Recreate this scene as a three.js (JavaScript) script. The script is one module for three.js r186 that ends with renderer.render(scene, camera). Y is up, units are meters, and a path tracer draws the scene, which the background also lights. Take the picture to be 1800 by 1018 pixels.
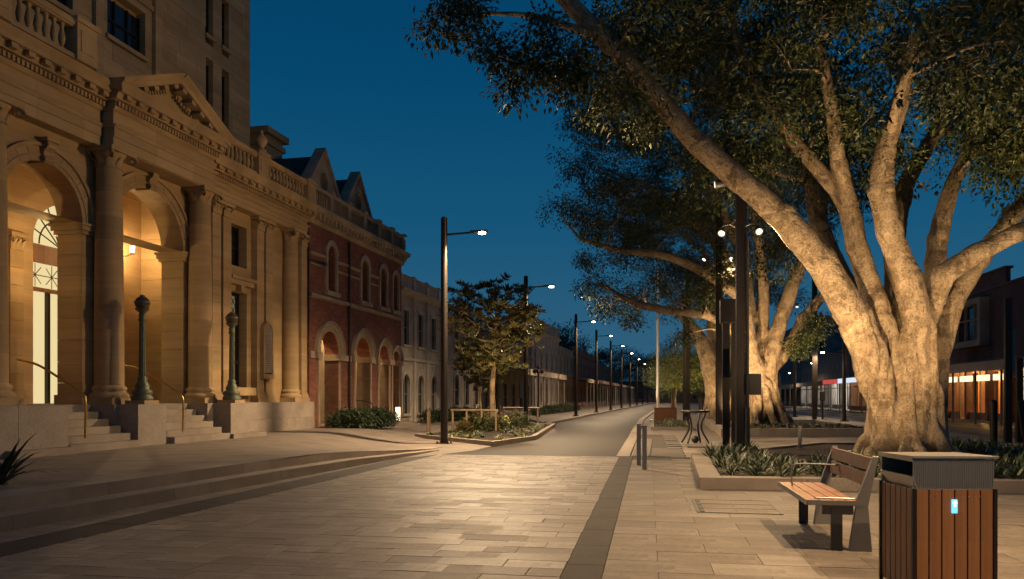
import * as THREE from 'three';
import { mergeGeometries, mergeVertices } from 'three/addons/utils/BufferGeometryUtils.js';
import { RoundedBoxGeometry } from 'three/addons/geometries/RoundedBoxGeometry.js';
import { MarchingCubes } from 'three/addons/objects/MarchingCubes.js';
import { createNoise3D } from 'simplex-noise';

// ---------------------------------------------------------------- camera, sky, exposure
const EYE = 1.45, FOCAL = 1380, HORIZON = 698, YAW = Math.atan((1140 - 900) / FOCAL), LEFT = Math.atan((1203 - 900) / FOCAL) - YAW;
const scene = new THREE.Scene();
const camera = new THREE.PerspectiveCamera(2 * Math.atan(HORIZON / FOCAL) * 180 / Math.PI, 1800 / (2 * HORIZON), 0.1, 1500);
camera.position.set(0, EYE, 0);
camera.rotation.y = YAW;
camera.setViewOffset(1800, 2 * HORIZON, 0, 0, 1800, 1018);
scene.add(camera);
const renderer = new THREE.WebGLRenderer({ antialias: true });
renderer.setSize(1024, 579);
renderer.shadowMap.enabled = true;
renderer.toneMapping = THREE.LinearToneMapping;
renderer.toneMappingExposure = 1;
{ // dusk sky: deep blue overhead, paler and greener towards the horizon
  const W = 256, H = 256, d = new Float32Array(W * H * 4);
  const stops = [[-90, .010, .036, .062], [0, .038, .122, .200], [5, .024, .107, .192], [12, .008, .088, .184], [22, .0015, .061, .152], [34, .001, .040, .113], [60, .001, .033, .095], [90, .001, .028, .085]];
  for (let r = 0; r < H; r++) {
    const e = (r + .5) / H * 180 - 90;
    let k = 0; while (k < stops.length - 2 && e > stops[k + 1][0]) k++;
    const a = stops[k], b = stops[k + 1], t = Math.min(1, Math.max(0, (e - a[0]) / (b[0] - a[0])));
    for (let c = 0; c < W; c++) for (let i = 0; i < 4; i++) d[(r * W + c) * 4 + i] = i === 3 ? 1 : a[i + 1] + (b[i + 1] - a[i + 1]) * t;
  }
  const t = new THREE.DataTexture(d, W, H, THREE.RGBAFormat, THREE.FloatType);
  t.mapping = THREE.EquirectangularReflectionMapping; t.magFilter = THREE.LinearFilter; t.needsUpdate = true;
  scene.background = t; scene.environment = t;
}
const WARM = new THREE.Color().setRGB(1, .655, .335), AMBER = new THREE.Color().setRGB(1, .67, .30), COOLWARM = new THREE.Color().setRGB(1, .70, .40);

// ---------------------------------------------------------------- helpers
function rng(seed) { let a = seed >>> 0; return () => { a = (a + 0x6D2B79F5) | 0; let t = Math.imul(a ^ (a >>> 15), 1 | a); t = (t + Math.imul(t ^ (t >>> 7), 61 | t)) ^ t; return ((t ^ (t >>> 14)) >>> 0) / 4294967296; }; }
const R = rng(11), rr = (a, b) => a + (b - a) * R();
const V = (x, y, z) => new THREE.Vector3(x, y, z);
const lerp = (a, b, t) => a + (b - a) * t, clamp = (x, a = 0, b = 1) => Math.min(b, Math.max(a, x));
const sstep = (a, b, x) => { const t = clamp((x - a) / (b - a)); return t * t * (3 - 2 * t); };
const noise3 = createNoise3D(rng(5));
// photo pixel -> direction, -> point on a level, -> point on a plane of constant z
function ray(px, py) { const cx = (px - 900) / FOCAL, cy = -(py - HORIZON) / FOCAL, c = Math.cos(YAW), s = Math.sin(YAW); return V(cx * c - s, cy, -cx * s - c); }
function onLevel(px, py, y = 0) { const d = ray(px, py); return d.multiplyScalar((y - EYE) / d.y).add(V(0, EYE, 0)); }
function onZ(px, py, z) { const d = ray(px, py); return d.multiplyScalar(z / d.z).add(V(0, EYE, 0)); }
// the left side of the street runs at a small angle: n across (street side +), u along
const LC = Math.cos(LEFT), LS = Math.sin(LEFT);
const LF = (n, y, u) => V(n * LC + u * LS, y, n * LS - u * LC);
function onN(px, py, n) { const d = ray(px, py), dn = d.x * LC + d.z * LS, t = n / dn, x = d.x * t, z = d.z * t; return { y: EYE + d.y * t, u: x * LS - z * LC }; }
const uAt = (px, n) => onN(px, 600, n).u;

const taken = new Map();
function numbered(n) { const k = taken.get(n) ?? 0; taken.set(n, k + 1); return k ? n + '_' + String(k).padStart(3, '0') : n; }
const baseOf = new WeakMap();
function shadows(m) { m.castShadow = true; m.receiveShadow = true; return m; }
function tag(o, label, category, group) { o.userData.label = label; o.userData.category = category; if (group) o.userData.group = group; return o; }
// a thing: a Group at its base; parts are given in world axes (right side) or n,y,-u axes (left side) and moved to the base
function thing(name, label, category, base, turn = 0, group) {
  const o = new THREE.Group(); o.name = numbered(name); scene.add(o);
  o.position.copy(base); o.rotation.y = turn; baseOf.set(o, V(0, 0, 0));
  return tag(o, label, category, group);
}
function leftThing(name, label, category, n, y, u, group) {
  const o = thing(name, label, category, LF(n, y, u), -LEFT, group); baseOf.set(o, V(n, y, -u)); return o;
}
function worldThing(name, label, category, base, group) {
  const o = thing(name, label, category, base, 0, group); baseOf.set(o, base.clone()); return o;
}
function part(parent, name, geo, mat, label) {
  const g = Array.isArray(geo) ? merge(geo) : geo, b = baseOf.get(parent);
  if (b && (b.x || b.y || b.z)) g.translate(-b.x, -b.y, -b.z);
  const m = shadows(new THREE.Mesh(g, mat)); m.name = name; parent.add(m); if (!baseOf.has(m) && b) baseOf.set(m, b);
  if (label) m.userData.label = label;
  return m;
}
function piece(parent, name, geo, mat, pos, rot) { // shares its geometry: placed by its own position, in the parent's base axes
  const b = baseOf.get(parent) ?? V(0, 0, 0), m = shadows(new THREE.Mesh(geo, mat)); m.name = name; parent.add(m);
  m.position.set(pos.x - b.x, pos.y - b.y, pos.z - b.z); if (rot) m.rotation.set(...rot); return m;
}
function struct(name, geo, mat) { const m = shadows(new THREE.Mesh(Array.isArray(geo) ? merge(geo) : geo, mat)); m.name = numbered(name); m.userData.kind = 'structure'; scene.add(m); return m; }
function merge(list) {
  const l = list.flat(3).map(g => { const q = g.index ? g.toNonIndexed() : g; for (const k of Object.keys(q.attributes)) if (!['position', 'normal', 'uv'].includes(k)) q.deleteAttribute(k); return q; });
  return l.length === 1 ? l[0] : mergeGeometries(l);
}
function boxUV(g) { // uv in metres by the main direction of each corner's normal
  const p = g.attributes.position, n = g.attributes.normal, uv = new Float32Array(p.count * 2);
  for (let i = 0; i < p.count; i++) {
    const ax = Math.abs(n.getX(i)), ay = Math.abs(n.getY(i)), az = Math.abs(n.getZ(i));
    if (ay >= ax && ay >= az) { uv[2 * i] = p.getX(i); uv[2 * i + 1] = p.getZ(i); }
    else if (ax >= az) { uv[2 * i] = p.getZ(i); uv[2 * i + 1] = p.getY(i); }
    else { uv[2 * i] = p.getX(i); uv[2 * i + 1] = p.getY(i); }
  }
  g.setAttribute('uv', new THREE.BufferAttribute(uv, 2)); return g;
}
const box = (x0, x1, y0, y1, z0, z1) => boxUV(new THREE.BoxGeometry(Math.abs(x1 - x0), Math.abs(y1 - y0), Math.abs(z1 - z0)).translate((x0 + x1) / 2, (y0 + y1) / 2, (z0 + z1) / 2));
const lbox = (n0, n1, y0, y1, u0, u1) => box(n0, n1, y0, y1, -u1, -u0);
const rbox = (w, h, d, r = .01, seg = 1) => boxUV(new RoundedBoxGeometry(w, h, d, seg, Math.min(r, w / 2.1, h / 2.1, d / 2.1)));
const cache = new Map();
function cached(key, make) { if (!cache.has(key)) cache.set(key, make()); return cache.get(key); }
const unitBox = (w, h, d) => { const v = Math.floor(R() * 7); return cached('b' + w.toFixed(2) + ',' + h.toFixed(2) + ',' + d.toFixed(2) + '#' + v, () => { const g = boxUV(new THREE.BoxGeometry(w, h, d)), q = g.attributes.uv; for (let i = 0; i < q.count; i++) q.setXY(i, q.getX(i) + v * .731, q.getY(i) + v * .417); return g; }); };
function lathe(pts, seg = 20, x = 0, y = 0, z = 0) { const g = new THREE.LatheGeometry(pts.map(p => new THREE.Vector2(p[0], p[1])), seg); const uv = g.attributes.uv, r = Math.max(...pts.map(p => p[0])), h = pts.at(-1)[1] - pts[0][1]; for (let i = 0; i < uv.count; i++) uv.setXY(i, uv.getX(i) * 6.28 * r, uv.getY(i) * Math.abs(h)); return g.translate(x, y, z); }
function cyl(r0, r1, h, x, y, z, seg = 14) { return new THREE.CylinderGeometry(r1, r0, h, seg).translate(x, y + h / 2, z); }
function tube(pts, r, seg = 8, closed = false, steps) { return new THREE.TubeGeometry(new THREE.CatmullRomCurve3(pts, closed), steps ?? Math.max(4, pts.length * 4), r, seg, closed); }
function taperTube(pts, radii, seg = 8, sub = 4) { // swept tube whose radius follows the points
  const c = new THREE.CatmullRomCurve3(pts), n = (pts.length - 1) * sub, fr = c.computeFrenetFrames(n, false), pos = [], nor = [], uv = [], idx = [];
  let len = 0, last = null;
  for (let i = 0; i <= n; i++) {
    const t = i / n, p = c.getPoint(t), f = t * (radii.length - 1), k = Math.min(radii.length - 2, Math.floor(f)), r = lerp(radii[k], radii[k + 1], f - k);
    if (last) len += p.distanceTo(last); last = p;
    for (let j = 0; j <= seg; j++) {
      const a = j / seg * Math.PI * 2, N = fr.normals[i].clone().multiplyScalar(Math.cos(a)).addScaledVector(fr.binormals[i], Math.sin(a));
      pos.push(p.x + N.x * r, p.y + N.y * r, p.z + N.z * r); nor.push(N.x, N.y, N.z); uv.push(a * r, len);
    }
  }
  for (let i = 0; i < n; i++) for (let j = 0; j < seg; j++) { const a = i * (seg + 1) + j, b = a + seg + 1; idx.push(a, a + 1, b, b, a + 1, b + 1); }
  const g = new THREE.BufferGeometry();
  g.setAttribute('position', new THREE.Float32BufferAttribute(pos, 3)); g.setAttribute('normal', new THREE.Float32BufferAttribute(nor, 3)); g.setAttribute('uv', new THREE.Float32BufferAttribute(uv, 2)); g.setIndex(idx);
  return g;
}
function flat(points, y) { // level polygon of [x, z]
  const s = new THREE.Shape(points.map(p => new THREE.Vector2(p[0], -p[1]))), g = new THREE.ShapeGeometry(s); g.rotateX(-Math.PI / 2); g.translate(0, y, 0); return boxUV(g);
}
const lflat = (pts, y) => flat(pts.map(([n, u]) => { const p = LF(n, 0, u); return [p.x, p.z]; }), y);
function slab(points, y0, y1) { // level polygon with a thickness
  const s = new THREE.Shape(points.map(p => new THREE.Vector2(p[0], -p[1]))), g = new THREE.ExtrudeGeometry(s, { depth: y1 - y0, bevelEnabled: false }); g.rotateX(-Math.PI / 2); g.translate(0, y0, 0); return boxUV(g);
}
// left-side walls: a shape drawn in (u, y), thickness d from plane n outwards
function wallShape(shape, n, d, bevel = 0) { const g = new THREE.ExtrudeGeometry(shape, { depth: d, bevelEnabled: bevel > 0, bevelSize: bevel, bevelThickness: bevel, bevelSegments: 1, curveSegments: 20 }); g.rotateY(Math.PI / 2); g.translate(n, 0, 0); return boxUV(g); }
const rectShape = (u0, u1, y0, y1) => new THREE.Shape([[u0, y0], [u1, y0], [u1, y1], [u0, y1]].map(p => new THREE.Vector2(...p)));
function archPath(u, w, y0, ys, C = THREE.Path) { const p = new C(); p.moveTo(u - w, y0); p.lineTo(u + w, y0); p.lineTo(u + w, ys); p.absarc(u, ys, w, 0, Math.PI, false); p.lineTo(u - w, y0); return p; }
function ringShape(u, ys, r0, r1, a0 = 0, a1 = Math.PI) { const s = new THREE.Shape(); s.absarc(u, ys, r1, a0, a1, false); s.absarc(u, ys, r0, a1, a0, true); s.closePath(); return s; }
// a moulding: profile of [n, y] run along u
function mould(profile, u0, u1) { const s = new THREE.Shape(profile.map(p => new THREE.Vector2(...p))), g = new THREE.ExtrudeGeometry(s, { depth: u1 - u0, bevelEnabled: false }); g.translate(0, 0, -u1); return boxUV(g); }
const rectProf = (n0, n1, y0, y1) => [[n0, y0], [n1, y0], [n1, y1], [n0, y1]];

// ---------------------------------------------------------------- textures and materials
function fbmTile(size, base, oct, seed, gain = .5) {
  const out = new Float32Array(size * size), r = rng(seed); let amp = 1, tot = 0;
  for (let o = 0; o < oct; o++) {
    const n = base << o; if (n > size) break; const g = new Float32Array(n * n); for (let i = 0; i < g.length; i++) g[i] = r();
    for (let y = 0; y < size; y++) { const fy = y / size * n, y0 = Math.floor(fy), ty = fy - y0, sy = ty * ty * (3 - 2 * ty), a = (y0 % n) * n, b = ((y0 + 1) % n) * n;
      for (let x = 0; x < size; x++) { const fx = x / size * n, x0 = Math.floor(fx), tx = fx - x0, sx = tx * tx * (3 - 2 * tx), c = x0 % n, d = (x0 + 1) % n;
        out[y * size + x] += amp * lerp(lerp(g[a + c], g[a + d], sx), lerp(g[b + c], g[b + d], sx), sy); } }
    tot += amp; amp *= gain;
  }
  for (let i = 0; i < out.length; i++) out[i] /= tot;
  return out;
}
const NS = 512, nA = fbmTile(NS, 4, 7, 21, .55), nB = fbmTile(NS, 8, 6, 22, .6), nC = fbmTile(NS, 64, 4, 23, .8), nD = fbmTile(NS, 2, 4, 24, .5);
function tex(fn, metres, srgb = false, size = NS, metresV = metres) {
  const d = new Uint8Array(size * size * 4);
  for (let y = 0; y < size; y++) for (let x = 0; x < size; x++) { const c = fn(x, y, y * size + x), o = (y * size + x) * 4; for (let i = 0; i < 3; i++) d[o + i] = clamp(Array.isArray(c) ? c[i] : c) * 255; d[o + 3] = 255; }
  const t = new THREE.DataTexture(d, size, size); t.wrapS = t.wrapT = THREE.RepeatWrapping; t.magFilter = THREE.LinearFilter; t.minFilter = THREE.LinearMipmapLinearFilter; t.generateMipmaps = true;
  t.repeat.set(1 / metres, 1 / metresV); if (srgb) t.colorSpace = THREE.SRGBColorSpace; t.needsUpdate = true; return t;
}
const mix3 = (a, b, t) => [lerp(a[0], b[0], t), lerp(a[1], b[1], t), lerp(a[2], b[2], t)];
const con = (x, k) => clamp((x - .5) * k + .5);
function fib(x, y, s, o = 5) { let v = 0, a = 1, t = 0; for (let k = 0; k < o; k++) { v += a * noise3(x * s, y * s, k * 7.3 + s); t += a; a *= .55; s *= 2.03; } return .5 + .5 * v / t; }
function mirrored(t) { t.wrapS = t.wrapT = THREE.MirroredRepeatWrapping; return t; }
const barkAt = (x, y) => { const u = x / NS * 3, v = y / NS * 3, b = con(fib(u, v * .75, 2.2), 2.2), d = sstep(.54, .66, fib(u + 9, v * .6, 1.3)), p = sstep(.62, .7, fib(u + 31, v, 3.1, 4)), c = sstep(.60, .75, fib(u * 3.2 + 5, v * .8 + 7, 2.6, 4)), f = sstep(.56, .62, fib(u + 50, v, 14, 2)); return { b, d, p, c, f }; };
const GUM = Array.from({ length: 16 }, (_, i) => [Math.abs(Math.sin(i * 91.7) * 9999) % NS, Math.abs(Math.sin(i * 37.3 + 2) * 9999) % NS, 2.5 + (i * 7 % 5)]);
const T = {
  stone: tex((x, y, i) => { const v = .62 + .38 * con(nA[i], 1.9), s = con(nD[i], 2); return mix3([v, v * .95, v * .88], [v * .82, v * .74, v * .66], s * .5 + .25 * nC[i]); }, 2.2),
  stoneBump: tex((x, y, i) => .5 * nB[i] + .5 * nC[i], 1.1),
  strata: tex((x, y, i) => { const w = nA[(y * NS + ((x >> 3) + 40) % NS)], l = nB[((y * 3 + Math.floor(20 * nD[i])) % NS) * NS + (x >> 4)]; const v = .68 + .32 * con(.5 * w + .5 * l, 2.2); return mix3([v, v * .96, v * .9], [v * .86, v * .76, v * .62], con(nD[i], 2.4)); }, 1.7),
  granite: tex((x, y, i) => { const v = .6 + .4 * con(nC[i], 2.2); return [v, v * .97, v * .94].map(q => q * (.82 + .18 * con(nA[i], 2))); }, .9),
  paver: tex((x, y, i) => { for (const [gx, gy, gr] of GUM) if ((x - gx) ** 2 + (y - gy) ** 2 < gr * gr) return [.42, .40, .37]; const l = nB[((y * 2) % NS) * NS + (x >> 2)], v = .5 + .3 * con(l, 2.2) + .2 * con(nC[i], 2.4); return mix3([v, v * .97, v * .93], [v * .7, v * .66, v * .62], con(nA[i], 3) * .8); }, 1.6),
  paverRough: tex((x, y, i) => .5 + .3 * con(nA[i], 2) + .15 * nC[i], 1.6),
  asphalt: tex((x, y, i) => { const v = .5 + .3 * con(nC[i], 2.4) + .2 * con(nA[i], 2); return v; }, 1.3),
  bark: mirrored(tex((x, y) => { const q = barkAt(x, y); let c = mix3([.56, .49, .39], [.92, .86, .76], q.b); c = mix3(c, [.30, .25, .19], q.d * .7); c = mix3(c, [.26, .21, .16], q.c * .45); c = mix3(c, [1, .96, .88], q.p * .5); return c.map(v => v * (1 - .28 * q.f)); }, 2.6)),
  barkBump: mirrored(tex((x, y) => { const q = barkAt(x, y); return .5 + .25 * (q.b - .5) - .2 * q.c - .15 * q.f - .1 * q.d + .1 * q.p; }, 2.6)),
  wood: tex((x, y, i) => { const g = nB[(y >> 4) * NS + x], f = nC[(y >> 5) * NS + x], v = .55 + .3 * con(g, 2.4) + .15 * con(f, 2); return mix3([v, v * .93, v * .86], [v * .8, v * .62, v * .5], con(nA[i], 2) * .5); }, .5, false, NS, 1.6),
  metal: tex((x, y, i) => .8 + .2 * con(nA[i], 1.6), 1.2),
  brick: tex((x, y, i) => { // bricks too small to tell apart at this distance: 2.4 m x 1.2 m of wall
    const rows = 14, row = Math.floor(y / NS * rows), fy = y / NS * rows - row, off = (row % 2) * .5, fx0 = x / NS * 10 + off, col = Math.floor(fx0) % 10, fx = fx0 - Math.floor(fx0);
    const m = fy < .12 || fx < .045 ? 1 : 0, h = Math.abs(Math.sin(row * 127.1 + col * 311.7) * 43758.5) % 1, v = .6 + .4 * h;
    return m ? [.62, .52, .44] : mix3([.95 * v, .5 * v, .38 * v], [.7 * v, .34 * v, .28 * v], con(nA[i], 2)); }, 2.4, false, NS, 1.2),
  brickBump: tex((x, y, i) => { const rows = 14, row = Math.floor(y / NS * rows), fy = y / NS * rows - row, fx0 = x / NS * 10 + (row % 2) * .5, fx = fx0 - Math.floor(fx0); return fy < .12 || fx < .045 ? .1 : .8 + .2 * nC[i]; }, 2.4, false, NS, 1.2),
  soil: tex((x, y, i) => .45 + .55 * con(.5 * nC[i] + .5 * nB[i], 2.5), .8),
  corrugated: tex((x, y) => .5 + .5 * Math.sin(x / NS * Math.PI * 2 * 16), 1.6),
};
function M(rgb, o = {}) { const m = new (o.physical ? THREE.MeshPhysicalMaterial : THREE.MeshStandardMaterial)(); delete o.physical; m.color.setRGB(...rgb); m.roughness = .8; m.metalness = 0; const { bump, ...rest } = o; Object.assign(m, rest); if (bump) { m.bumpMap = bump[0]; m.bumpScale = bump[1]; } return m; }
const tint = (rgb, k, d = [0, 0, 0]) => rgb.map((c, i) => c * k + d[i]);
const SAND = [.46, .335, .185];
const sandV = [1, .91, 1.07, .85, .97].map((k, i) => M(tint(SAND, k, [0, [0, .008, -.006, .004, -.004][i], 0]), { map: T.strata, bump: [T.stoneBump, .004], roughness: .85 }));
const mat = {
  sand: sandV[0], sandFine: M(tint(SAND, .95), { map: T.stone, bump: [T.stoneBump, .003], roughness: .85 }),
  granite: M([.34, .29, .24], { map: T.granite, bump: [T.stoneBump, .0015], roughness: .7 }),
  step: M([.27, .235, .20], { map: T.stone, bump: [T.stoneBump, .003], roughness: .7 }),
  plaza: M([.25, .215, .185], { map: T.paver, bump: [T.stoneBump, .002], roughness: .62 }),
  bed: M([.10, .086, .073], { map: T.soil, roughness: .95 }),
  asphalt: M([.044, .037, .030], { physical: true, map: T.asphalt, bump: [T.asphalt, .002], roughness: .6, specularIntensity: .4 }),
  ground: M([.16, .14, .12], { map: T.paver, roughness: .85 }),
  kerb: M([.33, .29, .24], { map: T.granite, bump: [T.stoneBump, .002], roughness: .7 }),
  darkStone: M([.062, .054, .049], { physical: true, map: T.granite, bump: [T.stoneBump, .002], roughness: .72, specularIntensity: .5 }),
  soil: M([.045, .032, .022], { map: T.soil, bump: [T.soil, .03], roughness: 1 }),
  blackMetal: M([.035, .028, .024], { map: T.metal, roughness: .38, metalness: .6 }),
  darkMetal: M([.06, .06, .06], { map: T.metal, roughness: .45, metalness: .6 }),
  greyMetal: M([.22, .215, .205], { map: T.metal, roughness: .42, metalness: .55 }),
  steel: M([.5, .48, .45], { roughness: .3, metalness: .9 }),
  brass: M([.55, .36, .12], { roughness: .3, metalness: .9 }),
  verdigris: M([.12, .14, .095], { map: T.stone, bump: [T.stoneBump, .003], roughness: .55, metalness: .35 }),
  globe: M([.10, .065, .04], { roughness: .12, metalness: .3 }),
  glassDark: M([.02, .024, .03], { roughness: .08, metalness: .2 }),
  slate: M([.035, .045, .05], { map: T.stone, bump: [T.corrugated, .01], roughness: .7 }),
  tin: M([.07, .09, .10], { map: T.metal, bump: [T.corrugated, .02], roughness: .5, metalness: .4 }),
  brick: M([.27, .175, .135], { map: T.brick, bump: [T.brickBump, .006], roughness: .85 }),
  render: M([.46, .42, .37], { map: T.stone, bump: [T.stoneBump, .003], roughness: .85 }),
  corten: M([.13, .055, .028], { map: T.stone, bump: [T.stoneBump, .003], roughness: .85 }),
  wood: M([.36, .155, .055], { map: T.wood, bump: [T.wood, .001], roughness: .5 }),
  woodDark: M([.26, .12, .05], { map: T.wood, bump: [T.wood, .001], roughness: .55 }),
  bark: M([.44, .36, .26], { map: T.bark, bump: [T.barkBump, .03], roughness: .85 }),
  barkDark: M([.13, .10, .07], { map: T.bark, bump: [T.barkBump, .015], roughness: .9 }),
};
const lampGlow = new THREE.MeshStandardMaterial({ color: 0x111111, emissive: new THREE.Color().setRGB(1, .86, .66), emissiveIntensity: 40 });
const spotGlow = new THREE.MeshStandardMaterial({ color: 0x111111, emissive: new THREE.Color().setRGB(1, .84, .6), emissiveIntensity: 2.2 });
function spot(parent, at, to, intensity, angle, penumbra, color = WARM, radius = 4) { // at and to in the parent's own axes
  const l = new THREE.SpotLight(color, intensity, 0, angle, penumbra, 2); l.position.copy(at); l.target.position.copy(to); l.castShadow = true; l.shadow.radius = radius; l.name = 'lamp_light'; parent.add(l, l.target); return l;
}
function pointLamp(parent, at, intensity, color = WARM, radius = 4) { const l = new THREE.PointLight(color, intensity, 0, 2); l.position.copy(at); l.castShadow = true; l.shadow.radius = radius; l.name = 'lamp_light'; parent.add(l); return l; }

// ---------------------------------------------------------------- ground, crossing, road, pavements
struct('ground', flat([[-400, 60], [400, 60], [400, -900], [-400, -900]], -.04), mat.ground);
const nRiser = u => Math.min(-6.5, -7.15 + .05 * (u - 7)), edgeH = u => .33 * (1 - sstep(13.5, 22, u));
const plazaH = (n, u) => lerp(edgeH(u), .32, sstep(-8.5, -11.6, n)) * (u > 26 ? lerp(1, .42, sstep(26, 30, u)) : 1);
const xStrip = (n, z) => { const u = (n * LS - z) / LC; return n * LC + u * LS; }; // left-side line at a given z
const paverMats = [1, .92, 1.05, .96, .87, 1.02].map((k, i) => M(tint([.30, .258, .215], k), { map: T.paver, bump: [T.stoneBump, .0035], roughness: [.56, .62, .53, .64, .58, .54][i] }));
const slabMats = [1, .95, 1.05, .98].map((k, i) => M(tint([.262, .226, .19], k), { map: T.paver, bump: [T.stoneBump, .0035], roughness: [.6, .64, .56, .68][i] }));
{ // raised crossing of small stone setts laid across the street
  const zEnd = -19.2, bed = struct('paved_crossing', flat([[xStrip(-6.05, 8), 8], [-.70, 8], [-.70, zEnd], [xStrip(-6.05, zEnd), zEnd]], -.014), mat.bed);
  const rest = [], near = [];
  for (let k = 0, z = 6; z - .3 >= zEnd - .001; k++, z -= .3) {
    let x = -.70; const x0 = xStrip(-6.05, z - .15);
    x -= (k % 2 ? .3 : .62) * rr(.8, 1.1);
    const cuts = [-.70]; while (x > x0 + .15) { cuts.push(x); x -= [.3, .45, .6, .4][Math.floor(R() * 4)]; } cuts.push(x0);
    for (let i = 0; i + 1 < cuts.length; i++) { const p = { w: cuts[i] - cuts[i + 1], x: (cuts[i] + cuts[i + 1]) / 2, z: z - .15, y: rr(-.0025, .0015) }; (z < -5.5 && near.length < 300 ? near : rest).push(p); }
  }
  for (const p of near) piece(bed, 'paver', unitBox(Math.round((p.w - .009) * 50) / 50, .03, .291), paverMats[Math.floor(R() * 6)], V(p.x, p.y - .015, p.z), [rr(-.004, .004), 0, rr(-.003, .003)]);
  for (let k = 0; k < 3; k++) { const m = part(bed, 'paver_field', rest.filter((p, i) => i % 3 === k).map(p => box(p.x - p.w / 2 + .0045, p.x + p.w / 2 - .0045, p.y - .03, p.y, p.z - .1455, p.z + .1455)), paverMats[k]); m.userData.kind = 'stuff'; }
}
{ // dark stone bands on both sides of the crossing
  const band = struct('dark_paving_band', flat([[-.70, 8], [-.37, 8], [-.37, -19.2], [-.70, -19.2]], -.016), mat.bed);
  for (let z = 4; z > -19; z -= .9) piece(band, 'band_slab', unitBox(.322, .03, .892), mat.darkStone, V(-.535, -.015 + rr(-.001, .001), z - .45));
  const band2 = struct('dark_paving_band', lflat([[-6.62, -6], [-6.05, -6], [-6.05, 18.9], [-6.62, 17.6]], -.016), mat.bed);
  band2.updateMatrix();
  for (let u = -3; u < 17.2; u += .9) { const c = LF(-6.335, 0, u + .45); piece(band2, 'band_slab', unitBox(.56, .03, .892), mat.darkStone, V(c.x, -.015 + rr(-.001, .001), c.z), [0, -LEFT, 0]); }
  part(band2, 'band_slab', lflat([[-6.6, 17.15], [-6.06, 17.15], [-6.06, 18.85], [-6.5, 17.6]], 0), mat.darkStone);
}
// strip between the dark band and the steps, and the lit apron by the lamp post
struct('pavement', [lflat([[-9.5, -6], [-6.63, -6], [-6.63, 17.6], [-6.05, 18.95], [-5.6, 20.6], [-5.55, 22.5], [-7.4, 24.6], [-9.5, 24]], -.004)], mat.plaza);
// plaza in front of the hall: a sheet that falls to the street where the steps run out
{
  const pos = [], idx = [], NN = 26, UU = 120;
  const us = []; for (let j = 0; j <= UU; j++) us.push(lerp(-8, 46, j / UU));
  for (const u of us) for (let i = 0; i <= NN; i++) { const n = lerp(-22, nRiser(u) - .34, Math.pow(i / NN, .6)), p = LF(n, plazaH(n, u), u); pos.push(p.x, p.y, p.z); }
  for (let j = 0; j < UU; j++) for (let i = 0; i < NN; i++) { const a = j * (NN + 1) + i, b = a + NN + 1; idx.push(a, a + 1, b, b, a + 1, b + 1); }
  const g = new THREE.BufferGeometry(); g.setAttribute('position', new THREE.Float32BufferAttribute(pos, 3)); g.setIndex(idx); g.computeVertexNormals(); struct('plaza_paving', boxUV(g), mat.plaza);
}
{ // two long stone steps, block by block
  const hexa = (u0, u1, a, b, h) => { // a(u), b(u): n of the front and back; h(u): top
    const g = new THREE.BoxGeometry(1, 1, 1, 1, 1, 1), p = g.attributes.position;
    for (let i = 0; i < p.count; i++) { const u = p.getZ(i) > 0 ? u0 : u1, n = p.getX(i) > 0 ? a(u) : b(u), y = p.getY(i) > 0 ? h(u) : -.03, q = LF(n, y, u); p.setXYZ(i, q.x, q.y, q.z); }
    g.computeVertexNormals(); return boxUV(g);
  };
  const steps = struct('stone_steps', lflat([[-8.6, -6], [-7.7, -6], [-6.75, 21.5], [-7.2, 21.5]], -.01), mat.bed);
  for (const [off, k, end] of [[0, .5, 20.4], [-.34, 1, 21.8]]) {
    let u = off ? -6.5 : -5;
    while (u < end) { const v = Math.min(end, u + rr(2.6, 3.6)), g = hexa(u + .003, v - .003, q => nRiser(q) + off, q => nRiser(q) + off - (off ? .5 : .36), q => Math.max(.004, edgeH(q) * k - (off ? -.001 : 0))); part(steps, 'step_block', g, [mat.step, sandless(1.08), sandless(.92)][Math.floor(R() * 3)]); u = v; }
  }
}
function sandless(k) { return cached('step' + k, () => M(tint([.27, .235, .20], k), { map: T.stone, bump: [T.stoneBump, .003], roughness: .7 })); }
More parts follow.
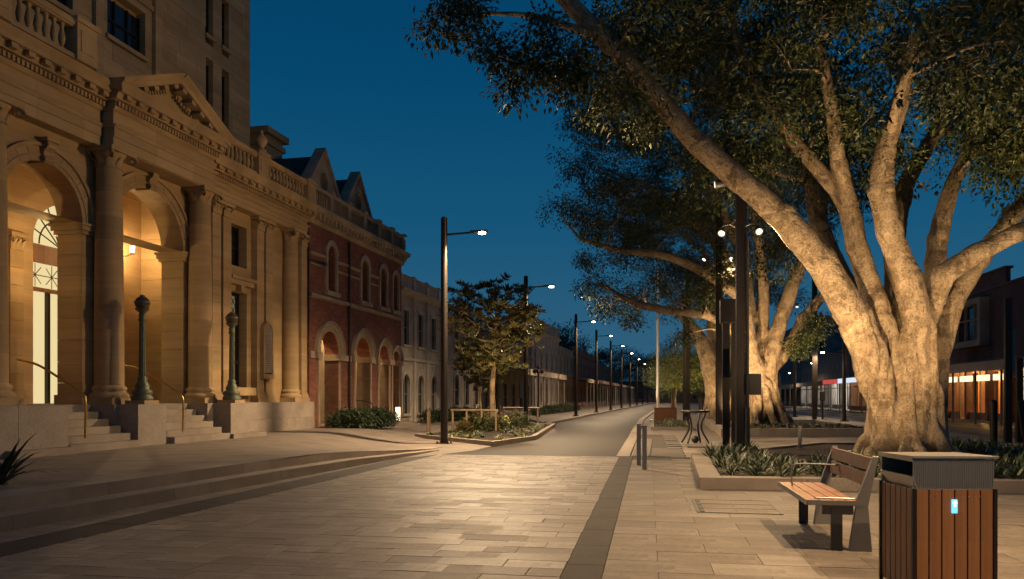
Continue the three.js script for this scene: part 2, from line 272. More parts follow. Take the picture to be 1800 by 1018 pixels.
// asphalt carriageway between the kerbs
const xKerb = z => -.78 + .0065 * (-z - 19.2) + .024 * Math.max(0, -z - 50);
{
  const left = [[-6.06, 19.05], [-5.58, 20.6], [-5.45, 22.3], [-4.9, 26.2], [-5.3, 33], [-6.8, 41], [-7.0, 60], [-7.0, 190]].map(([n, u]) => { const p = LF(n, 0, u); return [p.x, p.z]; });
  struct('road', flat([[xKerb(-19.2), -19.2], ...left, [xKerb(-190), -190], [xKerb(-50), -50]], -.008), mat.asphalt);
  struct('road', flat([[12.2, 20], [18.6, 20], [18.6, -330], [12.2, -330]], -.010), mat.asphalt);
  const line = struct('road_marking', flat([[15.35, 20], [15.45, 20], [15.45, -200], [15.35, -200]], -.005), M([.6, .58, .52], { map: T.asphalt, roughness: .7 }));
  // kerbs
  const kg = []; for (let z = -19.25; z > -150; z -= 1.5) kg.push([z, z - 1.49]);
  const kerb = struct('kerb', flat([[xKerb(-19.2), -19.2], [xKerb(-50), -50], [xKerb(-150), -150], [xKerb(-150) + .3, -150], [xKerb(-50) + .3, -50], [xKerb(-19.2) + .3, -19.2]], -.006), mat.bed);
  for (const [a, b] of kg) part(kerb, 'kerb_stone', slab([[xKerb(a), a], [xKerb(a) + .32, a], [xKerb(b) + .32, b], [xKerb(b), b]], -.03, .008 + .05 * sstep(-26, -34, a)), mat.kerb);
  const lk = [[-5.55, 22.35], [-4.95, 26.2], [-5.35, 33], [-6.85, 41], [-7.05, 60], [-7.05, 100], [-7.05, 200]];
  const kerb2 = struct('kerb', lflat([[-7.05, 60], [-7.3, 60], [-7.3, 200], [-7.05, 200]], -.006), mat.bed);
  for (let i = 3; i + 1 < lk.length; i++) { const [a, b] = [lk[i], lk[i + 1]], n = Math.ceil((b[1] - a[1]) / 3); for (let k = 0; k < n; k++) { const f = k / n, g = (k + 1) / n - .002, A = [lerp(a[0], b[0], f), lerp(a[1], b[1], f)], B = [lerp(a[0], b[0], g), lerp(a[1], b[1], g)]; part(kerb2, 'kerb_stone', slab([A, [A[0] - .28, A[1]], [B[0] - .28, B[1]], B].map(([n, u]) => { const p = LF(n, 0, u); return [p.x, p.z]; }), -.03, .13), mat.kerb); } }
  // footpath on the left beyond the plaza
  const fp = [[-7.3, 41], [-7.3, 330], [-15, 330], [-15, 46], [-9, 46]].map(([n, u]) => { const p = LF(n, 0, u); return [p.x, p.z]; });
  struct('footpath', slab(fp, -.03, .115), mat.plaza);
  struct('footpath', slab([[18.6, 20], [22, 20], [22, -330], [18.6, -330]], -.03, .12), mat.plaza);
}
{ // right plaza: large slabs near, plain paving further off
  const bed = struct('plaza_paving', flat([[-.37, 8], [12.2, 8], [12.2, -190], [xKerb(-190) + .32, -190], [xKerb(-50) + .32, -50], [xKerb(-19.2) + .32, -19.2], [-.37, -19.2]], -.014), mat.bed);
  const near = [], rest = [];
  for (let i = 0, z = 6; z > -30; i++, z -= .45) for (let x = -.37 - (i % 2) * .45 - 0; x < 12; x += .9) {
    if (z - .9 < -19 && x < .1) continue; const x0 = Math.max(x, -.37), w = x + .9 - x0;
    const inPlanter = x > 1.2 && x < 8.2 && z < -14 && z > -17.5; if (inPlanter) continue;
    const d = Math.hypot(x - 1.5, z + 9); near.push({ x: x0 + w / 2, w, z: z - .225, d: (z < -4.5 && x < 7) ? d : 99, y: rr(-.0015, .001) });
  }
  near.sort((a, b) => a.d - b.d); rest.push(...near.splice(300));
  for (const p of near) piece(bed, 'paving_slab', unitBox(p.w - .005, .03, .445), slabMats[Math.floor(R() * 4)], V(p.x, p.y - .015, p.z), [rr(-.002, .002), 0, rr(-.002, .002)]);
  for (let k = 0; k < 2; k++) { const m = part(bed, 'slab_field', rest.filter((p, i) => i % 2 === k).map(p => box(p.x - p.w / 2 + .0025, p.x + p.w / 2 - .0025, -.03, p.y, p.z - .2225, p.z + .2225)), slabMats[k]); m.userData.kind = 'stuff'; }
  struct('plaza_paving', flat([[.8, -30.6], [12.2, -30.6], [12.2, -190], [xKerb(-190) + .34, -190], [xKerb(-50) + .34, -50], [xKerb(-30.6) + .34, -30.6]], -.002), slabMats[1]);
  // paler band, ribbed tactile strip and darker panel along the kerb
  const tact = struct('tactile_paving', flat([[-.42, -19.35], [.02, -19.35], [.12, -27.5], [-.36, -27.5]], .006), sandless(.8));
  const ribs = []; for (let i = 0; i < 9; i++) ribs.push(slab([[-.40 + i * .047, -19.4], [-.375 + i * .047, -19.4], [-.315 + i * .047, -27.4], [-.34 + i * .047, -27.4]], .004, .013)); part(tact, 'rib', ribs, sandless(.8)).userData.kind = 'stuff';
  struct('dark_paving_panel', flat([[.05, -19.4], [.86, -19.4], [.9, -22.6], [.1, -22.6]], .005), sandless(.5));
  struct('pale_paving_panel', flat([[.9, -19.4], [1.25, -19.4], [1.3, -22.6], [.93, -22.6]], .006), sandless(1.35));
  const cover = struct('service_cover', flat([[.62, -10.1], [1.62, -10.1], [1.62, -11.35], [.62, -11.35]], .004), slabMats[1]);
  const fr = []; for (const [a, b, c, d] of [[.6, 1.64, -10.09, -10.12], [.6, 1.64, -11.33, -11.36], [.6, .63, -10.1, -11.35], [1.61, 1.64, -10.1, -11.35], [1.1, 1.112, -10.1, -11.35], [.6, 1.64, -10.5, -10.51], [.6, 1.64, -10.92, -10.93]]) fr.push(box(a, b, .002, .008, c, d)); part(cover, 'frame', fr, mat.darkMetal);
  const sl = []; for (let i = 0; i < 9; i++) sl.push(box(.64, .7, .002, .011, -10.15 - i * .13, -10.24 - i * .13)); part(cover, 'drain_slot', sl, mat.darkMetal);
}
const grate = (x0, x1, z0, z1, where) => { const t = worldThing('drain_grate', 'dark slotted drain grate ' + where, 'drain grate', V((x0 + x1) / 2, 0, (z0 + z1) / 2), 'drain grates in the plaza'); part(t, 'frame', box(x0, x1, -.01, .007, z0, z1), mat.darkMetal); const b = []; for (let x = x0 + .03; x < x1 - .02; x += .05) b.push(box(x, x + .025, .002, .014, z0 - .03, z1 + .03)); part(t, 'bar', b, mat.blackMetal); };
grate(1.1, 2.5, -22.9, -23.7, 'on the road side of the twin dark posts'); grate(2.7, 4.1, -22.9, -23.7, 'between the twin dark posts and the steel bollard'); grate(.55, .95, -26.6, -27.1, 'between the tactile strip and the bicycle rack');

// planters: a granite rim and soil
function planter(name, label, outline, h, rim, group) {
  const c = outline.reduce((s, p) => [s[0] + p[0] / outline.length, s[1] + p[1] / outline.length], [0, 0]);
  const inner = outline.map((p, i) => { const a = outline[(i + outline.length - 1) % outline.length], b = outline[(i + 1) % outline.length]; const e = (q, r) => { const l = Math.hypot(r[0] - q[0], r[1] - q[1]); return [(r[0] - q[0]) / l, (r[1] - q[1]) / l]; }; const d0 = e(p, a), d1 = e(p, b), cr = Math.abs(d0[0] * d1[1] - d0[1] * d1[0]) || 1; return [p[0] + (d0[0] + d1[0]) * rim / cr, p[1] + (d0[1] + d1[1]) * rim / cr]; });
  const t = worldThing(name, label, 'planter', V(c[0], 0, c[1]), group);
  for (let i = 0; i < outline.length; i++) { // rim stones, about 1.6 m each
    const j = (i + 1) % outline.length, L = Math.hypot(outline[j][0] - outline[i][0], outline[j][1] - outline[i][1]), k = Math.max(1, Math.round(L / 1.6)), P = (a, b, f) => [lerp(a[0], b[0], f), lerp(a[1], b[1], f)];
    for (let s = 0; s < k; s++) part(t, 'rim_stone', slab([P(outline[i], outline[j], s / k + .001), P(outline[i], outline[j], (s + 1) / k - .001), P(inner[i], inner[j], (s + 1) / k - .001), P(inner[i], inner[j], s / k + .001)], -.03, h), [mat.kerb, sandless(1.25), sandless(1.15)][s % 3]);
  }
  part(t, 'soil', slab(inner, -.02, h - .05), mat.soil);
  return { t, inner, h: h - .05 };
}
const PL1 = planter('tree_planter', 'low granite planter around the large floodlit fig tree beside the bench', [[.79, -12.7], [.95, -18.2], [4.6, -23.4], [9.2, -23.6], [9.0, -13.2]], .18, .34);
const PL2 = planter('tree_planter', 'raised granite planter around the fig tree standing behind the twin dark posts', [[2.6, -29.4], [2.9, -42], [8.6, -42], [8.2, -30.6]], .3, .3);
const lp = pts => pts.map(([n, u]) => { const p = LF(n, 0, u); return [p.x, p.z]; });
const PL3 = planter('tree_planter', 'kerbed planter with the big-leaved street tree beside the road', lp([[-5.55, 22.6], [-9.4, 26.6], [-9.3, 39], [-6.3, 39], [-4.95, 26.3]]), .13, .16);
const PL4 = planter('shrub_planter', 'low kerbed bed of silvery plants below the flagpole', [[.1, -34.9], [.15, -45], [2.0, -45], [1.95, -34.9]], .14, .14);

// ---------------------------------------------------------------- the sandstone hall on the left
const sandPick = () => sandV[Math.floor(R() * 5)];
const hall = leftThing('sandstone_hall', 'large sandstone hall with columns, arched porch, pediment and square tower', 'building', -13.75, .3, 16);
const FL = 1.28, NW = -13.68, YE = 7.32;
function ashlar(parent, n, d, u0, u1, y0, y1, course, len, holes = [], name = 'stone_block') { // courses of single blocks, joints left open over a backing wall
  for (let y = y0, k = 0; y < y1 - .05; y += course, k++) {
    const h = Math.min(course, y1 - y); let u = u0 - (k % 2 ? len * .5 : 0) - R() * .2;
    while (u < u1) { const l = len * rr(.8, 1.25), a = Math.max(u, u0), b = Math.min(u + l, u1); u += l; if (b - a < .08) continue;
      let cuts = [[a, b]];
      for (const [h0, h1, v0, v1] of holes) if (y + h > v0 + .02 && y < v1 - .02) cuts = cuts.flatMap(([p, q]) => q <= h0 || p >= h1 ? [[p, q]] : [[p, Math.min(q, h0)], [Math.max(p, h1), q]].filter(c => c[1] - c[0] > .05));
      for (const [p, q] of cuts) part(parent, name, lbox(n, n + d + rr(0, .006), y + .003, y + h - .004, p + .003, q - .004), sandPick());
    }
  }
}
function column(parent, n, u, y0, y1, r, drums = 9) {
  const base = part(parent, 'column_base', [lbox(n - r * 1.35, n + r * 1.35, y0, y0 + .15, u - r * 1.35, u + r * 1.35), lathe([[r * 1.3, 0], [r * 1.36, .05], [r * 1.3, .1], [r * 1.12, .13], [r * 1.1, .17], [r * 1.2, .2], [r * 1.16, .25], [r * 1.02, .28], [r, .31]].map(p => [p[0], p[1] + .15]), 32, n, y0, -u)], mat.sandFine);
  const s0 = y0 + .46, s1 = y1 - .46, rad = y => r * (1 - .14 * Math.pow((y - s0) / (s1 - s0), 1.6));
  for (let i = 0; i < drums; i++) { const a = lerp(s0, s1, i / drums), b = lerp(s0, s1, (i + 1) / drums); part(parent, 'column_drum', lathe([[rad(a) - .012, a], [rad(a), a + .012], [rad((a + b) / 2), (a + b) / 2], [rad(b), b - .012], [rad(b) - .012, b]], 32, n, 0, -u), sandPick()); }
  capital(parent, n, u, s1, y1, rad(s1));
}
function volute(x, y, z, ry, R0 = .1, w = .07) { // scroll: a spiral tube
  const pts = []; for (let i = 0; i <= 22; i++) { const a = i / 22 * Math.PI * 3.4, q = R0 * (1 - i / 26); pts.push(V(Math.cos(a) * q, Math.sin(a) * q, 0)); }
  const g = taperTube(pts, [w * .5, w * .42, w * .36, w * .28], 6, 1), g2 = new THREE.CylinderGeometry(R0 * .3, R0 * .3, w * 1.3, 8).rotateX(Math.PI / 2);
  return [g, g2].map(q => q.rotateY(ry).translate(x, y, z));
}
function acanthus(x, y, z, ry, h, w) { const g = new THREE.PlaneGeometry(w, h, 2, 4), p = g.attributes.position; for (let i = 0; i < p.count; i++) { const t = Math.max(0, (p.getY(i) + h / 2) / h), e = Math.abs(p.getX(i)) / (w / 2); p.setXYZ(i, p.getX(i) * (1 - .55 * t * t), p.getY(i) - .04 * t * e, .02 + .10 * Math.pow(t, 2.6) - .03 * e); } g.computeVertexNormals(); return g.rotateY(ry).translate(x, y + h / 2, z); }
function capital(parent, n, u, y0, y1, r) {
  const h = y1 - y0, g = [lathe([[r * 1.02, 0], [r * 1.1, .03], [r * 1.02, .06], [r * 1.0, .1], [r * 1.12, h * .6], [r * 1.32, h - .1]], 28, n, y0, -u), lbox(n - r * 1.5, n + r * 1.5, y1 - .1, y1, u - r * 1.5, u + r * 1.5)];
  for (let i = 0; i < 8; i++) { const a = i / 8 * Math.PI * 2; g.push(acanthus(n + Math.sin(a) * r * 1.02, y0 + .05, -u + Math.cos(a) * r * 1.02, a, h * .5, r * .7)); }
  const cap = part(parent, 'capital', g, mat.sandFine);
  for (const [sx, sz] of [[1, 1], [1, -1], [-1, 1], [-1, -1]]) { const a = Math.atan2(sx, sz); part(cap, 'volute', volute(n + sx * r * 1.22, y1 - .2, -u + sz * r * 1.22, a - Math.PI / 2, .12, .08), mat.sandFine); }
}
function pilaster(parent, n0, n1, u0, u1, y0, y1) {
  const w = u1 - u0; part(parent, 'pilaster_base', [lbox(n0, n1 + .08, y0, y0 + .14, u0 - .06, u1 + .06), lbox(n0, n1 + .05, y0 + .14, y0 + .24, u0 - .035, u1 + .035), lbox(n0, n1 + .025, y0 + .24, y0 + .32, u0 - .015, u1 + .015)], mat.sandFine);
  const k = 8, a = y0 + .32, b = y1 - .42; for (let i = 0; i < k; i++) part(parent, 'pilaster_block', lbox(n0, n1, lerp(a, b, i / k) + .003, lerp(a, b, (i + 1) / k) - .003, u0, u1), sandPick());
  const um = (u0 + u1) / 2, g = [lbox(n0, n1 + .03, b, b + .3, u0 - .01, u1 + .01), lbox(n0, n1 + .1, y1 - .1, y1, u0 - .06, u1 + .06)];
  for (const du of [-.33, 0, .33]) g.push(acanthus(n1 + .02, b + .02, -(um + du * w), Math.PI / 2, .24, w * .36));
  const cap = part(parent, 'capital', g, mat.sandFine); for (const s of [-1, 1]) part(cap, 'volute', volute(n1 + .05, y1 - .18, -(um + s * w * .42), Math.PI / 2, .075, .06), mat.sandFine);
}
const balGeo = lathe([[.055, 0], [.055, .05], [.035, .08], [.05, .14], [.075, .24], [.06, .36], [.035, .46], [.045, .5], [.055, .53], [.055, .58]], 12);
function balustrade(parent, n, u0, u1, y, h, posts = []) {
  part(parent, 'balustrade_base', lbox(n - .14, n + .14, y, y + .1, u0, u1), mat.sandFine); part(parent, 'balustrade_rail', [lbox(n - .15, n + .15, y + h - .13, y + h, u0, u1), lbox(n - .12, n + .12, y + h - .17, y + h - .13, u0, u1)], mat.sandFine);
  const geo = cached('bal' + h, () => balGeo.clone().scale(1, (h - .27) / .58, 1));
  for (let u = u0 + .14; u < u1 - .08; u += .22) if (!posts.some(p => Math.abs(p - u) < .38)) piece(parent, 'baluster', geo, sandPick(), V(n, y + .1, -u));
  for (const p of posts) part(parent, 'balustrade_pier', [lbox(n - .2, n + .2, y + .002, y + h - .05, p - .3, p + .3), lbox(n - .25, n + .25, y + h - .05, y + h + .06, p - .35, p + .35), lbox(n + .2, n + .22, y + .2, y + h - .2, p - .2, p + .2)], mat.sandFine);
}
function entablature(parent, nf, u0, u1, y, hA, hF, back, nm = 1) { // architrave, frieze, dentils, modillions, cornice; returns its top
  const L = []; for (let u = u0; u < u1 - .01;) { const v = Math.min(u1, u + rr(1.1, 1.6)); L.push([u, v < u1 - .4 ? v : u1]); u = L.at(-1)[1]; }
  for (const [a, b] of L) { part(parent, 'architrave_block', [lbox(back, nf - .03, y, y + hA * .45, a + .002, b - .002), lbox(back, nf, y + hA * .45, y + hA * .86, a + .002, b - .002)], sandPick()); part(parent, 'frieze_block', lbox(back, nf - .03, y + hA, y + hA + hF, a + .002, b - .002), sandPick()); }
  part(parent, 'architrave_moulding', mould([[back, y + hA * .86], [nf + .03, y + hA * .86], [nf + .07, y + hA], [back, y + hA]], u0 - .03, u1 + .03), mat.sandFine);
  const yd = y + hA + hF; part(parent, 'bed_moulding', mould([[back, yd], [nf, yd], [nf + .05, yd + .06], [nf + .05, yd + .22], [back, yd + .22]], u0 - .03, u1 + .03), mat.sandFine);
  const dn = []; for (let u = u0; u < u1; u += .115) dn.push(lbox(nf + .05, nf + .12, yd + .08, yd + .19, u, u + .065)); const dm = part(parent, 'dentil_course', dn, mat.sandFine); dm.userData.kind = 'stuff';
  part(parent, 'cornice', mould([[back, yd + .22], [nf + .16, yd + .22], [nf + .16, yd + .25], [nf + .20, yd + .36], [nf + .42 * nm, yd + .36], [nf + .43 * nm, yd + .47], [nf + .52 * nm, yd + .56], [nf + .53 * nm, yd + .6], [back, yd + .64]], u0 - .12, u1 + .12), mat.sandFine);
  for (let u = u0 + .1; u < u1; u += .42) part(parent, 'modillion', lbox(nf + .16, nf + .38 * nm, yd + .25, yd + .355, u, u + .17), mat.sandFine);
  return yd + .62;
}
// plinths, base wall, stairs
for (const u of [12.9, 16.2, 19.8]) { part(hall, 'column_plinth', lbox(-14.4, -12.75, .2, FL, u - .6, u + .6), mat.granite); }
part(hall, 'lamp_pedestal', lbox(-12.75, -12.1, .2, FL, 12.3, 13.5), mat.granite);
for (const u of [16.2, 19.95]) part(hall, 'lamp_pedestal', lbox(-12.75, -12.2, .2, FL, u - .5, u + .5), mat.granite);
part(hall, 'column_plinth', lbox(-14.4, -12.1, .2, FL, 6, 12.29), mat.granite);
for (let i = 0, u = 20.41; i < 4; i++) { const v = u + 1.475; for (let k = 0; k < 2; k++) part(hall, 'base_block', lbox(-14.4, -13.12 + rr(-.002, .002), .18 + k * .56, k ? FL : .735, u + .003, v - .003), [mat.granite, sandless(1.25), mat.granite][(i + k) % 3]); u = v; }
for (const [u0, u1] of [[13.51, 15.59], [16.81, 19.19]]) for (let k = 0; k < 6; k++) part(hall, 'stair_step', [lbox(-14.4, -12.05 - k * .26, .2, .32 + (k + 1) * .16 - .004, u0 + .004, u1 - .004)], k % 2 ? mat.step : sandless(1.08));
part(hall, 'stair_step', lbox(-13, -11.85, .2, .46, 12.0, 13.5), mat.step); part(hall, 'stair_step', lbox(-13, -11.95, .2, .44, 19.2, 20.9), mat.step);
for (const u of [13.9, 17.12]) part(hall, 'handrail', [tube([V(-12.05, .6, -u), V(-12.05, 1.42, -u), V(-12.1, 1.5, -u), V(-12.2, 1.56, -u), V(-13.2, 2.12, -u), V(-13.7, 2.24, -u)], .026, 8, false, 30)], mat.brass);
// porch: floor, arch wall, back wall, ends, ceiling
part(hall, 'porch_floor', lbox(-16.2, -13.75, FL - .2, FL - .002, 9, 21), mat.step);
{
  const bays = [[14.58, 1.1], [18.03, 1.4]], ys = 5.5, piers = [[9, 13.46], [15.68, 16.63], [19.43, 20.6]];
  for (const [a, b] of piers) { for (let y = FL, k = 0; y < 5.2; y += .5, k++) part(hall, 'pier_block', lbox(-14.35, NW + rr(-.004, .004), y + (k ? .003 : 0), Math.min(y + .5, 5.24) - .003, a, b), sandPick()); part(hall, 'pier_base', [lbox(-14.4, NW + .06, FL, FL + .22, a - .05, b + .05)], mat.sandFine); part(hall, 'impost', [lbox(-14.42, NW + .05, 5.24, 5.33, a - .04, b + .04), lbox(-14.46, NW + .09, 5.33, 5.44, a - .09, b + .09), lbox(-14.5, NW + .12, 5.44, 5.5, a - .12, b + .12)], mat.sandFine); }
  const s = rectShape(9, 20.6, 5.5, 8.3); for (const [u, w] of bays) { const h = new THREE.Path(); h.moveTo(u - w, 5.5001); h.absarc(u, 5.5001, w, Math.PI, 0, true); h.lineTo(u - w, 5.5001); s.holes.push(h); } part(hall, 'arch_wall', wallShape(s, -14.35, .665), mat.sand);
  for (const [u, w] of bays) {
    const nV = 13; for (let i = 0; i < nV; i++) { if (i === 6) continue; part(hall, 'voussoir', wallShape(ringShape(u, ys, w - .012, w + .3, Math.PI * i / nV + .004, Math.PI * (i + 1) / nV - .004), NW - .01, .035 + rr(0, .004)), sandPick()); }
    part(hall, 'arch_moulding', [wallShape(ringShape(u, ys, w + .3, w + .38), NW - .01, .09), wallShape(ringShape(u, ys, w + .1, w + .14), NW - .01, .055)], mat.sandFine);
    const kp = [[-14, -.06], [NW + .1, -.06], [NW + .15, .0], [NW + .15, .06], [NW + .1, .12], [NW + .11, .2], [NW + .2, .28], [NW + .23, .34], [NW + .2, .41], [-14, .41]].map(p => [p[0], p[1] + ys + w]), key = part(hall, 'keystone', [mould(kp, u - .12, u + .12), lbox(-14.0, NW + .25, ys + w + .41, ys + w + .48, u - .18, u + .18)], mat.sandFine);
    for (const q of [-1, 1]) part(key, 'scroll', [...volute(NW + .13, ys + w + .32, -u + q * .125, 0, .075, .03), ...volute(NW + .09, ys + w + .02, -u + q * .125, 0, .05, .03)], mat.sandFine);
  }
  // back wall with the lit door, its grille and fanlight
  const bw = rectShape(9, 21.4, FL, 7.4); bw.holes.push(archPath(18.03, 1.12, FL + .001, 5.45)); part(hall, 'porch_back_wall', wallShape(bw, -16.6, .4), sandV[2]);
  part(hall, 'porch_end_wall', lbox(-16.2, -14.35, FL, 7.4, 21, 21.4), sandV[2]); part(hall, 'porch_end_wall', lbox(-16.6, -14.35, FL, 7.4, 8.7, 9), sandV[1]);
  for (let y = FL; y < 7.2; y += .62) part(hall, 'stone_block', lbox(-16.19, -14.36, y + .004, Math.min(7.38, y + .62) - .004, 20.96, 21.0), sandPick());
  part(hall, 'porch_ceiling', lbox(-16.6, -13.9, 7.4, 7.6, 8.7, 21.4), sandV[3]);
  const door = part(hall, 'lit_door', [wallShape(archPath(18.03, 1.12, FL, 5.45, THREE.Shape), -16.5, .03)], new THREE.MeshStandardMaterial({ color: 0x221a10, emissive: new THREE.Color().setRGB(1, .80, .40), emissiveIntensity: .85 }), 'glazed door and fanlight glowing cream from inside');
  const bars = []; for (let i = 1; i < 8; i++) { const a = i * Math.PI / 8; bars.push(tube([V(-16.42, 5.45, -18.03), V(-16.42, 5.45 + Math.sin(a) * 1.1, -18.03 - Math.cos(a) * 1.1)], .018, 5)); }
  bars.push(tube(Array.from({ length: 13 }, (_, i) => V(-16.42, 5.45 + Math.sin(i * Math.PI / 12) * .7, -18.03 - Math.cos(i * Math.PI / 12) * .7)), .02, 5)); part(door, 'fanlight_bars', bars, mat.blackMetal);
  part(door, 'transom', [lbox(-16.47, -16.36, 4.95, 5.42, 16.92, 19.14), lbox(-16.47, -16.38, 4.2, 4.3, 16.92, 19.14)], mat.woodDark);
  const gr = []; for (let u = 17.2; u < 19; u += .55) for (let a = 0; a < 8; a++) gr.push(tube([V(-16.42, 4.62, -u), V(-16.42, 4.62 + .3 * Math.sin(a * Math.PI / 4), -u + .27 * Math.cos(a * Math.PI / 4))], .012, 4)); part(door, 'transom_grille', gr, mat.blackMetal);
  for (const u of [16.92, 17.55, 18.46, 19.06]) part(door, 'door_stile', lbox(-16.46, -16.36, FL, 4.2, u, u + .09), mat.blackMetal);
  for (const u of [16.4, 19.6]) pilaster(hall, -16.2, -16.08, u - .3, u + .1, FL, 5.5);
  for (const [u, w] of [[14.58, .9]]) part(hall, 'porch_arch', wallShape(ringShape(u, 5.5, w, w + .2), -16.2, .06), mat.sandFine);
}
for (const u of [12.9, 16.2, 19.8]) column(hall, -13.38, u, FL, YE, .33);
// entablatures: the pedimented entrance bay stands forward of the bays beside it
const yC = entablature(hall, -13.03, 15.95, 20.0, YE, .52, .34, -14.3, .72), yL = entablature(hall, -13.33, 5, 15.9, YE, .52, .32, -14.3, .8);
part(hall, 'soffit', lbox(-14.3, -13.1, YE - .02, YE - .003, 15.97, 19.98), mat.sandFine);
{ // pediment
  const u0 = 15.82, u1 = 20.14, um = 17.98, h = .95, ang = Math.atan2(h, um - u0), L = Math.hypot(h, um - u0) + .1, n0 = -13.1, yB = yC - .27;
  const s = new THREE.Shape([[u0, yB], [u1, yB], [um, yB + h]].map(p => new THREE.Vector2(...p))); part(hall, 'tympanum', wallShape(s, -14.2, 1.1), sandV[1]);
  const prof = [[-14.2, -.02], [n0 + .1, -.02], [n0 + .1, .06], [n0 + .42, .06], [n0 + .44, .17], [n0 + .55, .25], [n0 + .55, .3], [-14.2, .32]];
  for (const s of [-1, 1]) {
    const g = new THREE.ExtrudeGeometry(new THREE.Shape(prof.map(p => new THREE.Vector2(...p))), { depth: L, bevelEnabled: false }); // runs along +z from the eave, then tilted up
    g.translate(0, 0, s < 0 ? -L : 0); g.rotateX(s < 0 ? ang : -ang); g.translate(0, yB, s < 0 ? -u0 + .02 : -u1 - .02); part(hall, 'raking_cornice', boxUV(g), mat.sandFine);
    for (let k = .5; k < L - .2; k += .42) { const b = new THREE.BoxGeometry(.26, .1, .17).translate(n0 + .26, .005, s < 0 ? -k : k); b.rotateX(s < 0 ? ang : -ang); b.translate(0, yB, s < 0 ? -u0 : -u1); part(hall, 'modillion', boxUV(b), mat.sandFine); }
    const dg = []; for (let k = .6; k < L - .25; k += .115) { const b = new THREE.BoxGeometry(.06, .09, .065).translate(n0 + .09, -.1, s < 0 ? -k : k); b.rotateX(s < 0 ? ang : -ang); b.translate(0, yB, s < 0 ? -u0 : -u1); dg.push(boxUV(b)); } part(hall, 'dentil_course', dg, mat.sandFine).userData.kind = 'stuff';
  }
}
balustrade(hall, -13.05, 5, 15.2, yL + .01, .86, [9.2, 12.6, 14.9]);
// right-hand bay: paired pilasters, windows, corner column
part(hall, 'bay_wall', (() => { const s = rectShape(20.5, 26.2, FL, YE); for (const [a, b, c, d] of [[21.7, 22.75, 5.55, 6.85], [21.7, 22.75, 1.75, 4.75]]) { const p = new THREE.Path([[a, c], [b, c], [b, d], [a, d]].map(q => new THREE.Vector2(...q))); s.holes.push(p); } return wallShape(s, -14.2, .5); })(), sandV[0]);
for (const [a, b] of [[20.55, 20.98], [21.1, 21.53], [23.0, 23.43], [23.56, 23.99]]) pilaster(hall, -13.75, -13.48, a, b, FL, YE - .03);
pilaster(hall, -13.9, -13.36, 25.78, 26.2, FL, YE - .03); column(hall, -13.52, 25.25, FL, YE, .3);
part(hall, 'bay_side_wall', lbox(-22, -14.2, .2, 9.5, 25.8, 26.2), sandV[1]);
const yR = entablature(hall, -13.3, 20.1, 26.15, YE - .03, .34, .14, -14.2, .72);
balustrade(hall, -13.2, 20.3, 26.2, yR, .74, [22.6, 25.9]);
{ // windows of the bay
  const up = part(hall, 'window', [lbox(-14.1, -14.06, 5.55, 6.85, 21.7, 22.75)], mat.glassDark, 'dark upper sash window'); part(up, 'window_frame', [lbox(-14.06, -13.98, 5.55, 6.85, 21.7, 21.78), lbox(-14.06, -13.98, 5.55, 6.85, 22.67, 22.75), lbox(-14.06, -13.98, 6.76, 6.85, 21.78, 22.67), lbox(-14.06, -13.98, 5.55, 5.64, 21.78, 22.67), lbox(-14.06, -13.99, 6.15, 6.21, 21.78, 22.67), lbox(-14.06, -14, 5.64, 6.76, 22.2, 22.24)], mat.blackMetal);
  part(hall, 'window_cornice', [lbox(-13.75, -13.52, 4.95, 5.1, 21.6, 22.9), lbox(-13.75, -13.45, 5.1, 5.2, 21.56, 22.94), lbox(-13.72, -13.5, 4.75, 4.95, 22.12, 22.34)], mat.sandFine); part(hall, 'window_sill', lbox(-13.75, -13.42, 1.5, 1.75, 21.6, 22.85), mat.sandFine);
  const lw = part(hall, 'leaded_window', [lbox(-14.1, -14.07, 1.75, 4.75, 21.7, 22.75)], new THREE.MeshStandardMaterial({ color: 0x2a2618, emissive: new THREE.Color().setRGB(1, .82, .42), emissiveIntensity: .13, roughness: .3 }), 'tall leaded window glowing faintly');
  const lead = []; for (let y = 1.95; y < 4.7; y += .3) for (let u = 21.84; u < 22.6; u += .28) { lead.push(tube([V(-14.05, y, -u), V(-14.05, y + .15, -u - .12), V(-14.05, y + .3, -u)], .014, 4, false, 4), tube([V(-14.05, y, -u - .26), V(-14.05, y + .15, -u - .14), V(-14.05, y + .3, -u - .26)], .014, 4, false, 4)); } part(lw, 'leading', lead, mat.blackMetal).userData.kind = 'stuff';
  part(lw, 'window_frame', [[1.75, 1.85], [2.5, 2.62], [3.9, 4.02], [4.66, 4.75]].map(([a, b]) => lbox(-14.07, -13.96, a, b, 21.7, 22.75)).concat([[21.7, 21.79], [22.2, 22.27], [22.66, 22.75]].map(([a, b]) => lbox(-14.065, -13.97, 1.85, 4.66, a, b))), mat.blackMetal);
}
